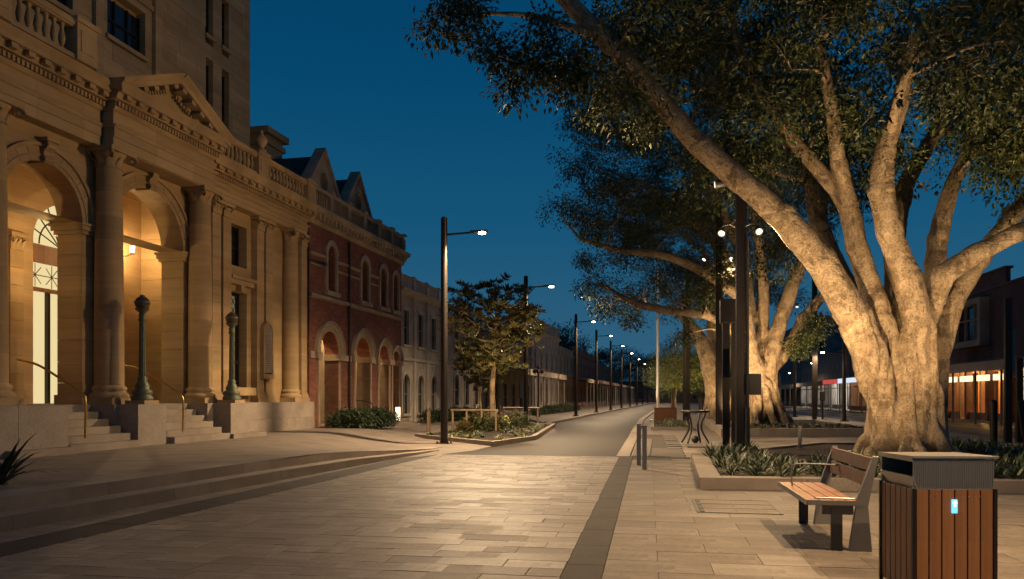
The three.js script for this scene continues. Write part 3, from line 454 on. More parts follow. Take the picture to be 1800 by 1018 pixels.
{ // tower behind, built of coursed blocks
  const N = -16, w = [[24.0, 24.42, 11.5, 12.95], [24.95, 25.38, 11.0, 12.95], [24.0, 24.42, 13.9, 15.6], [24.95, 25.38, 13.9, 15.6], [19.3, 20.9, 11.75, 12.95], [16.4, 18.0, 11.75, 12.95]];
  part(hall, 'tower_core', lbox(-23, N - .32, 7.5, 19, 8, 26.78), mat.sand);
  ashlar(hall, N - .3, .3, 18.8, 26.8, 8.6, 16.6, .5, 1.15, w); ashlar(hall, N - .3, .3, 9, 18.8, 9.4, 15.4, .5, 1.5, w);
  part(hall, 'tower_band', [mould([[N, 10.1], [N + .1, 10.1], [N + .16, 10.25], [N, 10.3]], 8, 26.85), mould([[N, 13.3], [N + .07, 13.3], [N + .1, 13.42], [N, 13.45]], 18.8, 21.3)], mat.sandFine);
  for (const [a, b] of [[18.7, 19.0], [21.2, 21.5]]) part(hall, 'tower_pilaster', lbox(N, N + .14, 10.3, 18, a, b), sandPick());
  for (const [a, b, c, d] of w) { const g = part(hall, 'tower_window', lbox(N - .28, N - .25, c, d, a, b), mat.glassDark); part(g, 'window_frame', [lbox(N - .25, N - .18, c, d, a, a + .06), lbox(N - .25, N - .18, c, d, b - .06, b), lbox(N - .25, N - .19, (c + d) / 2 - .03, (c + d) / 2 + .03, a + .06, b - .06), ...(b - a > 1 ? [lbox(N - .25, N - .185, c, d, a + .5, a + .55), lbox(N - .25, N - .185, c, d, a + 1.05, a + 1.1)] : [])], mat.blackMetal); part(g, 'window_sill', lbox(N - .02, N + .08, c - .12, c, a - .08, b + .08), mat.sandFine); }
}
{ // chimney stack and finial on the roof beyond the tower
  part(hall, 'chimney', [lbox(-17.5, -16.2, 7.5, 11.9, 28.3, 29.6), lbox(-17.6, -16.1, 11.5, 11.7, 28.2, 29.7), lbox(-17.7, -16.0, 11.9, 12.15, 28.1, 29.8)], mat.sandFine);
  part(hall, 'finial', lathe([[.16, 0], [.16, .08], [.07, .14], [.17, .3], [.2, .42], [.1, .55], [.05, .62], [.07, .68], [0, .74]], 14, -13.1, yR + .8, -22.6), mat.sandFine);
}
{ // memorial plaque hung on the paired pilasters
  const t = leftThing('wall_plaque', 'tall stone memorial tablet with arched top hung on the hall pilasters', 'plaque', -13.4, 2.2, 23.5);
  const s = new THREE.Shape(); s.moveTo(23.28, 2.25); s.lineTo(23.72, 2.25); s.lineTo(23.72, 3.6); s.absarc(23.5, 3.6, .22, 0, Math.PI, false); s.closePath(); part(t, 'tablet', wallShape(s, -13.45, .08, .01), M([.3, .25, .2], { map: T.granite, roughness: .6 }));
  part(t, 'surround', [lbox(-13.47, -13.34, 2.2, 3.6, 23.18, 23.27), lbox(-13.47, -13.34, 2.2, 3.6, 23.73, 23.82), wallShape(ringShape(23.5, 3.6, .23, .32), -13.47, .13), lbox(-13.47, -13.32, 2.05, 2.2, 23.16, 23.84), ...volute(-13.4, 2.0, -23.5, Math.PI / 2, .09, .07)], mat.sandFine);
  const l = []; for (let y = 2.4; y < 3.45; y += .07) { let u = 23.34; while (u < 23.64) { const w = rr(.03, .08); l.push(lbox(-13.362, -13.357, y, y + .022, u, Math.min(23.67, u + w))); u += w + .02; } } part(t, 'engraved_rows', l, M([.13, .11, .09])).userData.kind = 'stuff';
}
// lanterns in the porch (one behind the arch pier, one beside the far pilaster)
for (const [n, u, y, I, where] of [[-15.62, 19.85, 5.7, 10, 'on the back wall of the porch beside the far arch'], [-14.62, 16.15, 4.9, 8, 'behind the pier between the two porch arches'], [-14.62, 12.6, 4.9, 6, 'behind the porch pier farthest from the brick building']]) {
  const back = n > -15 ? -14.4 : -16.08, t = leftThing('porch_lantern', 'small brass wall lantern ' + where, 'lantern', n, y, u);
  part(t, 'bracket', [tube([V(back, y - .1, -u), V((back + n) / 2, y - .16, -u), V(n, y - .1, -u)], .015, 6), cyl(.06, .07, .04, n, y - .12, -u), cyl(.08, .02, .1, n, y + .12, -u)], mat.brass);
  const gl = part(t, 'lantern_glass', cyl(.055, .07, .2, n, y - .08, -u), new THREE.MeshStandardMaterial({ color: 0x332211, emissive: AMBER, emissiveIntensity: 6 }));
  const L = pointLamp(t, V(0, .02, 0), I, AMBER, 3);
}
// two old lamp standards on the pedestals
for (const [u, lab] of [[16.2, 'patinated lamp standard with unlit globe on the pedestal between the two stairs'], [19.95, 'patinated lamp standard with unlit globe on the pedestal beside the leaded window']]) {
  const n = -12.48, t = leftThing('lamp_standard', lab, 'lamp post', n, FL, u, 'old lamp standards on the hall pedestals'), z = -u;
  part(t, 'foot', lbox(n - .26, n + .26, FL, FL + .09, u - .26, u + .26), mat.sandFine);
  part(t, 'base', lathe([[.24, .09], [.25, .16], [.2, .2], [.23, .26], [.22, .32], [.15, .36], [.17, .42], [.13, .5], [.1, .56], [.12, .6], [.085, .66]], 20, n, FL, z), mat.verdigris);
  const shaft = []; for (let i = 0; i < 10; i++) { const a = i / 10 * 6.283; shaft.push(taperTube([V(n + Math.cos(a) * .06, FL + .66, z + Math.sin(a) * .06), V(n + Math.cos(a) * .045, FL + 1.98, z + Math.sin(a) * .045)], [.022, .017], 5, 1)); }
  part(t, 'shaft', [cyl(.068, .05, 1.34, n, FL + .65, z), ...shaft], mat.verdigris);
  part(t, 'collar', lathe([[.06, 1.94], [.1, 1.98], [.07, 2.03], [.09, 2.1], [.06, 2.14], [.15, 2.22], [.16, 2.26]], 18, n, FL, z), mat.verdigris);
  part(t, 'globe', [new THREE.SphereGeometry(.17, 24, 16).translate(n, FL + 2.38, z)], mat.globe);
  part(t, 'crown', [lathe([[.175, 2.38], [.185, 2.4], [.175, 2.42]], 24, n, FL, z), lathe([[.06, 2.53], [.05, 2.57], [0, 2.59]], 12, n, FL, z)], mat.verdigris);
}

// ---------------------------------------------------------------- the other buildings on the left
function leftRoofSlab(parent, u0, u1, n0, n1, y, pitch, m) { part(parent, 'roof', mould([[n0, y], [n1, y], [(n0 + n1) / 2, y + pitch]], u0, u1), m); }
{
  const N = -13.5, b = leftThing('brick_hall', 'red brick building with pale stone arches, balustraded parapet and two gables', 'building', N, .1, 31), mb = mat.brick, st = M([.40, .33, .25], { map: T.stone, bump: [T.stoneBump, .004], roughness: .85 });
  const A = [[28.3, .85, 3.15, 1.25], [31.55, .8, 3.2, 1.2], [33.95, .62, 3.2, .95], [35.5, .45, 3.2, .72]], Wn = [[28.45, .36], [31.73, .36], [33.85, .36], [35.4, .32]];
  const s = rectShape(26.65, 36.3, .1, 7.9); for (const [u, w, ys] of A) s.holes.push(archPath(u, w, .101 + .2, ys)); for (const [u, w] of Wn) s.holes.push(archPath(u, w, 5.55, 7.0));
  part(b, 'wall', wallShape(s, N - .6, .6), mb);
  part(b, 'side_wall', [lbox(-24, N - .6, .1, 7.9, 36.0, 36.3), lbox(-24, N - .6, .1, 7.9, 26.65, 26.95)], mb); part(b, 'recess_wall', lbox(-15.4, -15.2, .1, 5.2, 26.95, 36.0), st); part(b, 'recess_floor', lbox(-15.2, N - .01, .1, .3, 26.95, 36), mat.step); part(b, 'recess_ceiling', lbox(-15.2, N - .6, 5.0, 5.2, 26.95, 36), st);
  for (const [u, w, ys, ro] of A) { part(b, 'arch_surround', [wallShape(ringShape(u, ys, w, w + .14), N, .06), wallShape(ringShape(u, ys, w + .14, ro - .06), N, .1), wallShape(ringShape(u, ys, ro - .06, ro), N, .15)], st); for (const q of [-1, 1]) { part(b, 'jamb', [lbox(N - .58, N + .05, .3, ys - .25, u + q * w - (q > 0 ? 0 : .12), u + q * w + (q > 0 ? .12 : 0))], st); part(b, 'jamb_capital', lbox(N - .6, N + .12, ys - .25, ys, u + q * (w + .12) - .18, u + q * (w + .12) + .18), st); } }
  for (const [a, c] of [[26.65, 27.0], [29.55, 30.3], [32.75, 32.95]]) part(b, 'impost_band', lbox(N, N + .06, 2.9, 3.15, a, c), st);
  for (const [u, w] of Wn) { part(b, 'window_surround', [wallShape(ringShape(u, 7.0, w, w + .2), N, .09), lbox(N, N + .08, 5.55, 7.0, u - w - .16, u - w), lbox(N, N + .08, 5.55, 7.0, u + w, u + w + .16), lbox(N, N + .16, 5.38, 5.55, u - w - .22, u + w + .22)], st); const g = part(b, 'window', wallShape(archPath(u, w, 5.55, 7.0, THREE.Shape), N - .35, .03), mat.glassDark); part(g, 'window_frame', [lbox(N - .32, N - .26, 5.55, 7.3, u - .03, u + .03), lbox(N - .32, N - .26, 6.3, 6.36, u - w, u + w)], M([.3, .25, .2])); }
  part(b, 'string_course', [mould([[N, 5.15], [N + .1, 5.2], [N + .1, 5.3], [N, 5.36]], 26.65, 36.35)], st);
  for (const [a, c] of [[26.65, 27.9], [29, 31.2], [32.3, 33.3]]) part(b, 'window_band', [mould([[N, 6.75], [N + .07, 6.78], [N + .07, 6.86], [N, 6.88]], a, c), mould([[N, 6.4], [N + .05, 6.42], [N + .05, 6.48], [N, 6.5]], a, c)], st);
  part(b, 'cornice', [mould([[N - .5, 7.9], [N + .06, 7.9], [N + .1, 8.05], [N + .16, 8.2], [N + .38, 8.3], [N + .42, 8.45], [N - .5, 8.5]], 26.6, 36.5)], st);
  for (let u = 26.9; u < 36.3; u += .34) part(b, 'cornice_bracket', lbox(N + .1, N + .3, 8.05, 8.28, u, u + .14), st);
  const par = part(b, 'parapet', [lbox(N - .3, N + .05, 8.5, 8.68, 26.65, 36.4), lbox(N - .3, N + .1, 9.2, 9.34, 26.65, 36.45)], st); for (let u = 26.65; u < 36.5; u += 1.62) part(b, 'parapet_pier', [lbox(N - .32, N + .09, 8.68, 9.2, u, u + .3), lbox(N - .36, N + .15, 9.34, 9.42, u - .04, u + .34)], st);
  for (let u = 27.05; u < 36.3; u += .2) if ((u - 26.65) % 1.62 > .34) piece(b, 'parapet_baluster', cached('pb', () => cyl(.05, .04, .53, 0, 0, 0, 6)), st, V(N - .1, 8.68, -u));
  for (const [u, w] of [[28.75, 1.7], [32.1, 1.7]]) { // stone gables with round windows, slate roofs behind
    const g = new THREE.Shape([[u - w, 9.0], [u + w, 9.0], [u, 11.1]].map(p => new THREE.Vector2(...p))), h = new THREE.Path(); h.absellipse(u, 9.95, .28, .38, 0, 6.2832, true); g.holes.push(h); const gb = part(b, 'gable', wallShape(g, N - .75, .3), st);
    part(gb, 'gable_window', wallShape((() => { const e = new THREE.Shape(); e.absellipse(u, 9.95, .28, .38, 0, 6.2832); return e; })(), N - .7, .03), mat.glassDark);
    part(gb, 'window_ring', wallShape((() => { const e = new THREE.Shape(); e.absellipse(u, 9.95, .36, .46, 0, 6.2832); const i = new THREE.Path(); i.absellipse(u, 9.95, .27, .37, 0, 6.2832, true); e.holes.push(i); return e; })(), N - .46, .06), st);
    for (const q of [-1, 1]) { const c = wallShape(new THREE.Shape([[u + q * (w + .12), 8.95], [u + q * (w + .12), 9.12], [u, 11.32], [u, 11.1]].map(p => new THREE.Vector2(...p))), N - .8, .45); part(gb, 'coping', c, st); }
    part(b, 'roof', wallShape(new THREE.Shape([[u - w + .05, 9.0], [u + w - .05, 9.0], [u, 11.0]].map(p => new THREE.Vector2(...p))), -23, 23 + N - .8), mat.slate);
  }
  part(b, 'roof', lbox(-23, N - .6, 8.3, 8.6, 26.7, 36.2), mat.slate);
  for (let k = 0; k < 4; k++) part(b, 'entry_step', lbox(N - .1, N + 1.5 - k * .32, .05, .28 + k * .001 - (3 - k) * .07 + .07, 30.5, 35.9), mat.step);
  part(b, 'downpipe', cyl(.05, .05, 7.6, N + .07, .2, -30.05, 8), mat.blackMetal);
  part(b, 'entry_handrail', [tube([V(N + .6, .3, -31.2), V(N + .6, 1.15, -31.2), V(N + .1, 1.3, -31.2), V(N - .4, 1.3, -31.2)], .022, 6), tube([V(N + .6, .75, -31.2), V(N - .4, .9, -31.2)], .016, 6)], mat.blackMetal);
  for (const [u, I, w] of [[32.4, 30, 'over the arched brick entry steps'], [28.3, 12, 'inside the first brick arch'], [35.3, 12, 'inside the last brick arch']]) { const q = leftThing('porch_lantern', 'small ceiling lantern ' + w, 'lantern', -14.5, 4.55, u); part(q, 'stem', cyl(.012, .012, .32, -14.5, 4.68, -u, 6), mat.brass); part(q, 'lantern_glass', cyl(.06, .08, .2, -14.5, 4.48, -u, 12), new THREE.MeshStandardMaterial({ color: 0x332211, emissive: AMBER, emissiveIntensity: 5 })); part(q, 'cap', cyl(.1, .03, .06, -14.5, 4.68, -u, 12), mat.brass); pointLamp(q, V(0, .03, 0), I, AMBER, 3); }
  // white bollard lamp at the entry
  const t = leftThing('bollard_lamp', 'short glowing white bollard lamp beside the brick building entry', 'lamp', N + .55, .28, 34.35);
  part(t, 'base', cyl(.13, .13, .08, N + .55, .28, -34.35, 20), mat.greyMetal); part(t, 'lamp_shade', cyl(.115, .115, .62, N + .55, .36, -34.35, 20), new THREE.MeshStandardMaterial({ color: 0xddccaa, emissive: new THREE.Color().setRGB(1, .85, .6), emissiveIntensity: 1.6 })); part(t, 'cap', cyl(.13, .12, .04, N + .55, .98, -34.35, 20), mat.greyMetal);
  pointLamp(t, V(0, .42, 0), 7, WARM, 5);
}
function sash(b, n, u, y0, y1, w, arched, surround, frame) {
  const g = part(b, 'window', arched ? wallShape(archPath(u, w, y0, y1 - w, THREE.Shape), n - .14, .03) : lbox(n - .14, n - .11, y0, y1, u - w, u + w), mat.glassDark);
  part(g, 'window_frame', [lbox(n - .11, n - .06, y0, y1 - (arched ? w * .2 : 0), u - .025, u + .025), lbox(n - .11, n - .06, (y0 + y1) / 2 - .025, (y0 + y1) / 2 + .025, u - w, u + w)], frame);
  part(g, 'window_sill', lbox(n, n + .12, y0 - .12, y0, u - w - .12, u + w + .12), surround);
  part(g, 'window_surround', arched ? [wallShape(ringShape(u, y1 - w, w, w + .14), n, .06), lbox(n, n + .05, y0, y1 - w, u - w - .12, u - w), lbox(n, n + .05, y0, y1 - w, u + w, u + w + .12)] : [lbox(n, n + .06, y1, y1 + .16, u - w - .14, u + w + .14), lbox(n, n + .04, y0, y1, u - w - .1, u - w), lbox(n, n + .04, y0, y1, u + w, u + w + .1)], surround);
}
function wallWith(b, n, u0, u1, y0, y1, holes, m) { const s = rectShape(u0, u1, y0, y1); for (const [u, a, c, w, arch] of holes) s.holes.push(arch ? archPath(u, w, a, c - w) : new THREE.Path([[u - w, a], [u + w, a], [u + w, c], [u - w, c]].map(q => new THREE.Vector2(...q)))); part(b, 'wall', wallShape(s, n - .3, .3), m); part(b, 'inner_wall', lbox(n - 6, n - .32, y0, y1, u0 + .02, u1 - .02), m); }
function terrace(name, label, n, u0, u1, h, color, o = {}) {
  const b = leftThing(name, label, 'building', n, .1, (u0 + u1) / 2), m = M(color, { map: T.stone, bump: [T.stoneBump, .003], roughness: .88 }), tr = M(tint(color, 1.12), { map: T.stone, bump: [T.stoneBump, .003], roughness: .85 }), fr = M([.2, .18, .16]);
  const k = o.bays ?? Math.max(2, Math.round((u1 - u0) / 2.6)), w = (u1 - u0) / k, mid = o.mid ?? 3.5, holes = [];
  for (let i = 0; i < k; i++) { const u = u0 + w * (i + .5); holes.push([u, o.g0 ?? .95, o.g1 ?? 2.85, o.gw ?? .45, o.garch]); if (h > 5.5) holes.push([u, mid + .75, mid + 2.5, .42, o.uarch]); }
  wallWith(b, n, u0, u1, .1, h, holes, m); part(b, 'side_wall', [lbox(n - 10, n - .3, .1, h, u1 - .3, u1 - .001), lbox(n - 10, n - .3, .1, h, u0 + .001, u0 + .3)], m);
  for (const [u, a, c, ww, ar] of holes) sash(b, n, u, a, c, ww, ar, tr, fr);
  part(b, 'cornice', [mould([[n - .3, h], [n + .06, h], [n + .1, h + .1], [n + .32, h + .2], [n + .34, h + .3], [n - .3, h + .34]], u0, u1)], tr);
  if (h > 5.5) part(b, 'string_course', mould([[n, mid - .1], [n + .1, mid - .05], [n + .12, mid + .08], [n, mid + .14]], u0, u1), tr);
  if (o.parapet !== 0) { part(b, 'parapet', [lbox(n - .28, n, h + .34, h + (o.parapet ?? .9), u0, u1), lbox(n - .34, n + .08, h + (o.parapet ?? .9), h + (o.parapet ?? .9) + .12, u0, u1)], m); for (let i = 0; i <= k; i++) { const u = lerp(u0 + .18, u1 - .18, i / k); part(b, 'parapet_pier', lbox(n - .3, n + .08, h + .34, h + (o.parapet ?? .9) + .2, u - .16, u + .16), tr); if (i < k && o.pilasters) part(b, 'pilaster', lbox(n, n + .1, .1, h, u - .14, u + .14), tr); } }
  if (o.pediment) part(b, 'pediment', wallShape(new THREE.Shape([[(u0 + u1) / 2 - 1.6, h + .9], [(u0 + u1) / 2 + 1.6, h + .9], [(u0 + u1) / 2, h + 2]].map(p => new THREE.Vector2(...p))), n - .3, .4), tr);
  if (o.roof) leftRoofSlab(b, u0 + .1, u1 - .1, n - 9, n - .3, h + .3, o.roof, mat.slate);
  if (o.awning) { // posted street awning
    const y = o.awning; part(b, 'awning_roof', [mould([[n + .02, y + .75], [n + 3.3, y + .25], [n + 3.3, y + .32], [n + .02, y + .85]], u0 + .1, u1 - .1)], mat.tin); part(b, 'awning_fascia', lbox(n + 3.25, n + 3.36, y, y + .42, u0 + .08, u1 - .08), tr);
    for (let i = 0; i <= Math.round((u1 - u0) / 3.4); i++) part(b, 'awning_post', cyl(.06, .05, y - .05, n + 3.15, .1, -lerp(u0 + .3, u1 - .3, i / Math.round((u1 - u0) / 3.4)), 8), fr);
  }
  return b;
}
terrace('stucco_building', 'white two storey stucco building with panelled parapet next to the brick building', -13.8, 36.6, 43.3, 6.6, [.50, .47, .43], { bays: 3, garch: true, g0: .6, g1: 2.6, gw: .5, pilasters: true, mid: 3.35 });
const gb2 = terrace('stucco_building', 'grey two storey stucco building with a low dark roof behind the big-leaved street tree', -13.9, 43.5, 53, 6.1, [.36, .33, .30], { bays: 4, roof: 2.2, parapet: 0, pilasters: true, garch: true });
const ver = terrace('verandah_shop', 'single storey shop with tin awning on posts behind the planter', -13.9, 53.2, 71.5, 4.7, [.34, .29, .24], { awning: 3.0, bays: 6, parapet: .5, roof: 1.8, g0: .4, g1: 2.5, gw: .6 });
part(ver, 'blue_blind', lbox(-13.86, -13.82, 1.4, 2.5, 66.2, 67.4), M([.05, .16, .24], { roughness: .4 }));
terrace('stucco_building', 'tall pale two storey building with high parapet beyond the tin awning shop', -13.9, 72, 88, 7.6, [.42, .37, .33], { bays: 5, pediment: false, parapet: 1.3 });
terrace('stucco_building', 'cream shop building with a small street awning beyond the tall pale building', -13.9, 88.2, 99, 6.2, [.40, .34, .26], { awning: 3.1 });
terrace('brick_shop', 'dark red brick shop building with gabled parapet far down the street', -13.9, 99.2, 126, 6.8, [.24, .13, .11], { bays: 8, awning: 3.2, pediment: true });
terrace('brick_shop', 'brown shop row farthest along the hall side of the street', -13.9, 126.4, 175, 6.0, [.26, .2, .16], { bays: 14, awning: 3.2 });

// ---------------------------------------------------------------- street lamps with outreach arms, left kerb
function streetLamp(label, base, turn, I, h = 7, color = COOLWARM) {
  const t = thing('street_lamp', label, 'street lamp', base, turn, 'street lamps along the hall side kerb');
  part(t, 'base_plate', [box(-.22, .22, 0, .025, -.22, .22), ...[[-1, -1], [1, -1], [-1, 1], [1, 1]].map(([a, b]) => cyl(.025, .025, .06, a * .17, .02, b * .17, 6))], mat.blackMetal);
  part(t, 'pole', [cyl(.115, .1, h, 0, .02, 0, 20), cyl(.07, .07, .03, 0, h + .02, 0, 16)], mat.blackMetal);
  part(t, 'arm', [tube([V(.08, h - .5, 0), V(.95, h - .47, 0)], .032, 8)], mat.blackMetal);
  const head = part(t, 'lamp_head', rbox(.56, .07, .2, .03, 2).translate(1.12, h - .45, 0), mat.darkMetal); part(head, 'lamp_lens', new THREE.CylinderGeometry(.1, .11, .05, 18).translate(1.22, h - .5, 0), lampGlow);
  if (I) spot(t, V(1.22, h - .56, 0), V(2.0, 0, 0), I, 1.5, .42, color, 5);
  return t;
}
[[23.4, 'beside the crossing and the kerbed planter'], [36.3, 'behind the big-leaved street tree'], [53.8, 'in front of the tin awning shop'], [66.7, 'beside the tin awning shop end'], [80, 'before the tall pale building'], [94], [109], [125], [143], [163], [190]].forEach(([u, w], i) =>
  streetLamp(w ? 'black street lamp with lit outreach arm ' + w : 'distant black street lamp with lit arm far down the kerb on the hall side', LF(-7.3, i ? .115 : plazaH(-7.3, 23.4), u), -LEFT, i ? [0, 300, 290, 270, 260, 250, 240, 220, 200, 180, 160][i] : 580));

// ---------------------------------------------------------------- trees
function leafCluster(count, L, W, spread, seed, droop = .3) { // a spray of small folded leaves on short stalks
  const r = rng(seed), pos = [], nor = [];
  for (let i = 0; i < count; i++) {
    const a = r() * 6.2832, b = Math.acos(1 - 2 * r()), d = V(Math.sin(b) * Math.cos(a), Math.cos(b) * .7, Math.sin(b) * Math.sin(a)), at = d.clone().multiplyScalar(spread * Math.cbrt(r()));
    const ax = V(r() - .5, r() * .8 - .4 - droop, r() - .5).add(d.clone().multiplyScalar(.9)).normalize(), side = ax.clone().cross(V(r() - .5, 1, r() - .5)).normalize(), up = side.clone().cross(ax).normalize(), l = L * (.7 + .6 * r()), w = W * (.7 + .6 * r());
    const P = (s, t, f) => at.clone().addScaledVector(ax, l * t).addScaledVector(side, w * s).addScaledVector(up, f * w);
    const p0 = P(0, 0, 0), a1 = P(-.5, .4, .22), b1 = P(.5, .4, .22), m = P(0, .5, 0), tip = P(0, 1, -.15);
    for (const [q, s, t] of [[p0, a1, m], [p0, m, b1], [a1, tip, m], [m, tip, b1]]) { const n = s.clone().sub(q).cross(t.clone().sub(q)).normalize(); for (const v of [q, s, t]) { pos.push(v.x, v.y, v.z); nor.push(n.x, n.y, n.z); } }
  }
  const g = new THREE.BufferGeometry(); g.setAttribute('position', new THREE.Float32BufferAttribute(pos, 3)); g.setAttribute('normal', new THREE.Float32BufferAttribute(nor, 3)); return g;
}
function leafMat(rgb, rough = .45) { const m = new THREE.MeshStandardMaterial({ roughness: rough, side: THREE.DoubleSide }); m.color.setRGB(...rgb); return m; }
function crown(parent, name, geos, material, spots, seed, tints) { // leaf sprays, several shapes, each set one InstancedMesh
  const r = rng(seed), b = baseOf.get(parent) ?? V(0, 0, 0);
  geos.forEach((geo, gi) => {
    const mine = spots.filter((_, i) => i % geos.length === gi), im = new THREE.InstancedMesh(geo, material, mine.length), o = new THREE.Object3D(), c = new THREE.Color();
    mine.forEach((s, i) => { o.position.set(s.x - b.x, s.y - b.y, s.z - b.z); o.rotation.set(rr2(r, -.5, .5), r() * 6.2832, rr2(r, -.5, .5)); o.scale.setScalar(rr2(r, .6, 1.35)); o.updateMatrix(); im.setMatrixAt(i, o.matrix); const t = tints[Math.floor(r() * tints.length)], k = rr2(r, .75, 1.25); im.setColorAt(i, c.setRGB(t[0] * k, t[1] * k, t[2] * k)); });
    im.name = name; im.userData.kind = 'stuff'; im.castShadow = im.receiveShadow = true; parent.add(im);
  });
}
const rr2 = (r, a, b) => a + (b - a) * r();
// limbs blended into one skin: distance to tapered bones, joined smoothly, meshed by marching cubes
function skinOf(bones, res, k, lumps) {
  const lo = V(1e9, 1e9, 1e9), hi = V(-1e9, -1e9, -1e9);
  for (const [a, ra, b, rb] of bones) for (const [p, r] of [[a, ra], [b, rb]]) { lo.min(p.clone().subScalar(r + .35)); hi.max(p.clone().addScalar(r + .35)); }
  const C = lo.clone().add(hi).multiplyScalar(.5), H = hi.clone().sub(lo).multiplyScalar(.5), mc = new MarchingCubes(res, mat.bark, false, false, 900000), f = mc.field, half = res / 2;
  f.fill(0);
  for (const [a, ra, b, rb] of bones) {
    const R0 = Math.max(ra, rb) + .6, l = a.clone().min(b).subScalar(R0), h = a.clone().max(b).addScalar(R0), ab = b.clone().sub(a), L2 = ab.lengthSq() || 1e-9;
    const i0 = ['x', 'y', 'z'].map(c => Math.max(0, Math.floor(((l[c] - C[c]) / H[c]) * half + half))), i1 = ['x', 'y', 'z'].map(c => Math.min(res - 1, Math.ceil(((h[c] - C[c]) / H[c]) * half + half)));
    for (let z = i0[2]; z <= i1[2]; z++) { const pz = C.z + (z - half) / half * H.z; for (let y = i0[1]; y <= i1[1]; y++) { const py = C.y + (y - half) / half * H.y; for (let x = i0[0]; x <= i1[0]; x++) { const px = C.x + (x - half) / half * H.x;
      const t = clamp(((px - a.x) * ab.x + (py - a.y) * ab.y + (pz - a.z) * ab.z) / L2), dx = px - a.x - ab.x * t, dy = py - a.y - ab.y * t, dz = pz - a.z - ab.z * t, d = Math.sqrt(dx * dx + dy * dy + dz * dz) - lerp(ra, rb, t);
      f[x + y * res + z * res * res] += Math.exp(-k * d); } } }
  }
  for (let z = 0, q = 0; z < res; z++) for (let y = 0; y < res; y++) for (let x = 0; x < res; x++, q++) { if (f[q] <= 0) { f[q] = -2; continue; } let d = Math.log(f[q]) / k; if (d > -.3 && d < .4) { const px = C.x + (x - half) / half * H.x, py = C.y + (y - half) / half * H.y, pz = C.z + (z - half) / half * H.z; const fl = 1 - sstep(1.5, 4.5, py); d += lumps * (noise3(px * 1.1, py * .7, pz * 1.1) + .5 * noise3(px * 3, py * 2, pz * 3)) + .06 * fl * (Math.abs(noise3(px * 2.0, py * .3, pz * 2.0)) * 2 - .75) - .02 * sstep(.5, .8, noise3(px * 1.7 + 9, py * 5, pz * 1.7)); } f[q] = d; }
  mc.isolation = 0; mc.update();
  const n = mc.count, p = new Float32Array(n * 3);
  for (let i = 0; i < n; i++) { p[i * 3] = C.x + mc.positionArray[i * 3] * H.x; p[i * 3 + 1] = C.y + mc.positionArray[i * 3 + 1] * H.y; p[i * 3 + 2] = C.z + mc.positionArray[i * 3 + 2] * H.z; }
  let g = new THREE.BufferGeometry(); g.setAttribute('position', new THREE.BufferAttribute(p, 3));
  g = mergeVertices(g, 1e-4); g.computeVertexNormals();
  { // make sure the skin faces outwards
    const nn = g.attributes.normal, pp = g.attributes.position; let s = 0; for (let i = 0; i < pp.count; i += 7) s += (pp.getX(i) - C.x) * nn.getX(i) + (pp.getZ(i) - C.z) * nn.getZ(i);
    if (s < 0) { const ix = g.index.array; for (let i = 0; i < ix.length; i += 3) { const t = ix[i]; ix[i] = ix[i + 1]; ix[i + 1] = t; } g.computeVertexNormals(); }
  }
  g = g.toNonIndexed(); return faceUV(g);
}
function faceUV(g) { // per face, so that no face is stretched between two directions
  const p = g.attributes.position, uv = new Float32Array(p.count * 2), a = V(), b = V(), c = V();
  for (let i = 0; i < p.count; i += 3) { a.fromBufferAttribute(p, i); b.fromBufferAttribute(p, i + 1); c.fromBufferAttribute(p, i + 2); const n = b.clone().sub(a).cross(c.clone().sub(a)); const w = Math.abs(n.y) > Math.abs(n.x) + Math.abs(n.z) ? 1 : Math.abs(n.x) > Math.abs(n.z) ? 0 : 2;
    for (const [k, q] of [[0, a], [1, b], [2, c]]) { uv[(i + k) * 2] = w === 0 ? q.z : q.x; uv[(i + k) * 2 + 1] = w === 1 ? q.z : q.y; } }
  g.setAttribute('uv', new THREE.BufferAttribute(uv, 2)); return g;
}
function limb(points, z0, z1, radii) { // pixel points on planes from z0 to z1 -> bones
  const P = points.map(([px, py], i) => onZ(px, py, lerp(z0, z1, i / (points.length - 1)))), out = [];
  for (let i = 0; i + 1 < P.length; i++) out.push([P[i], radii[i], P[i + 1], radii[i + 1]]);
  return out;
}
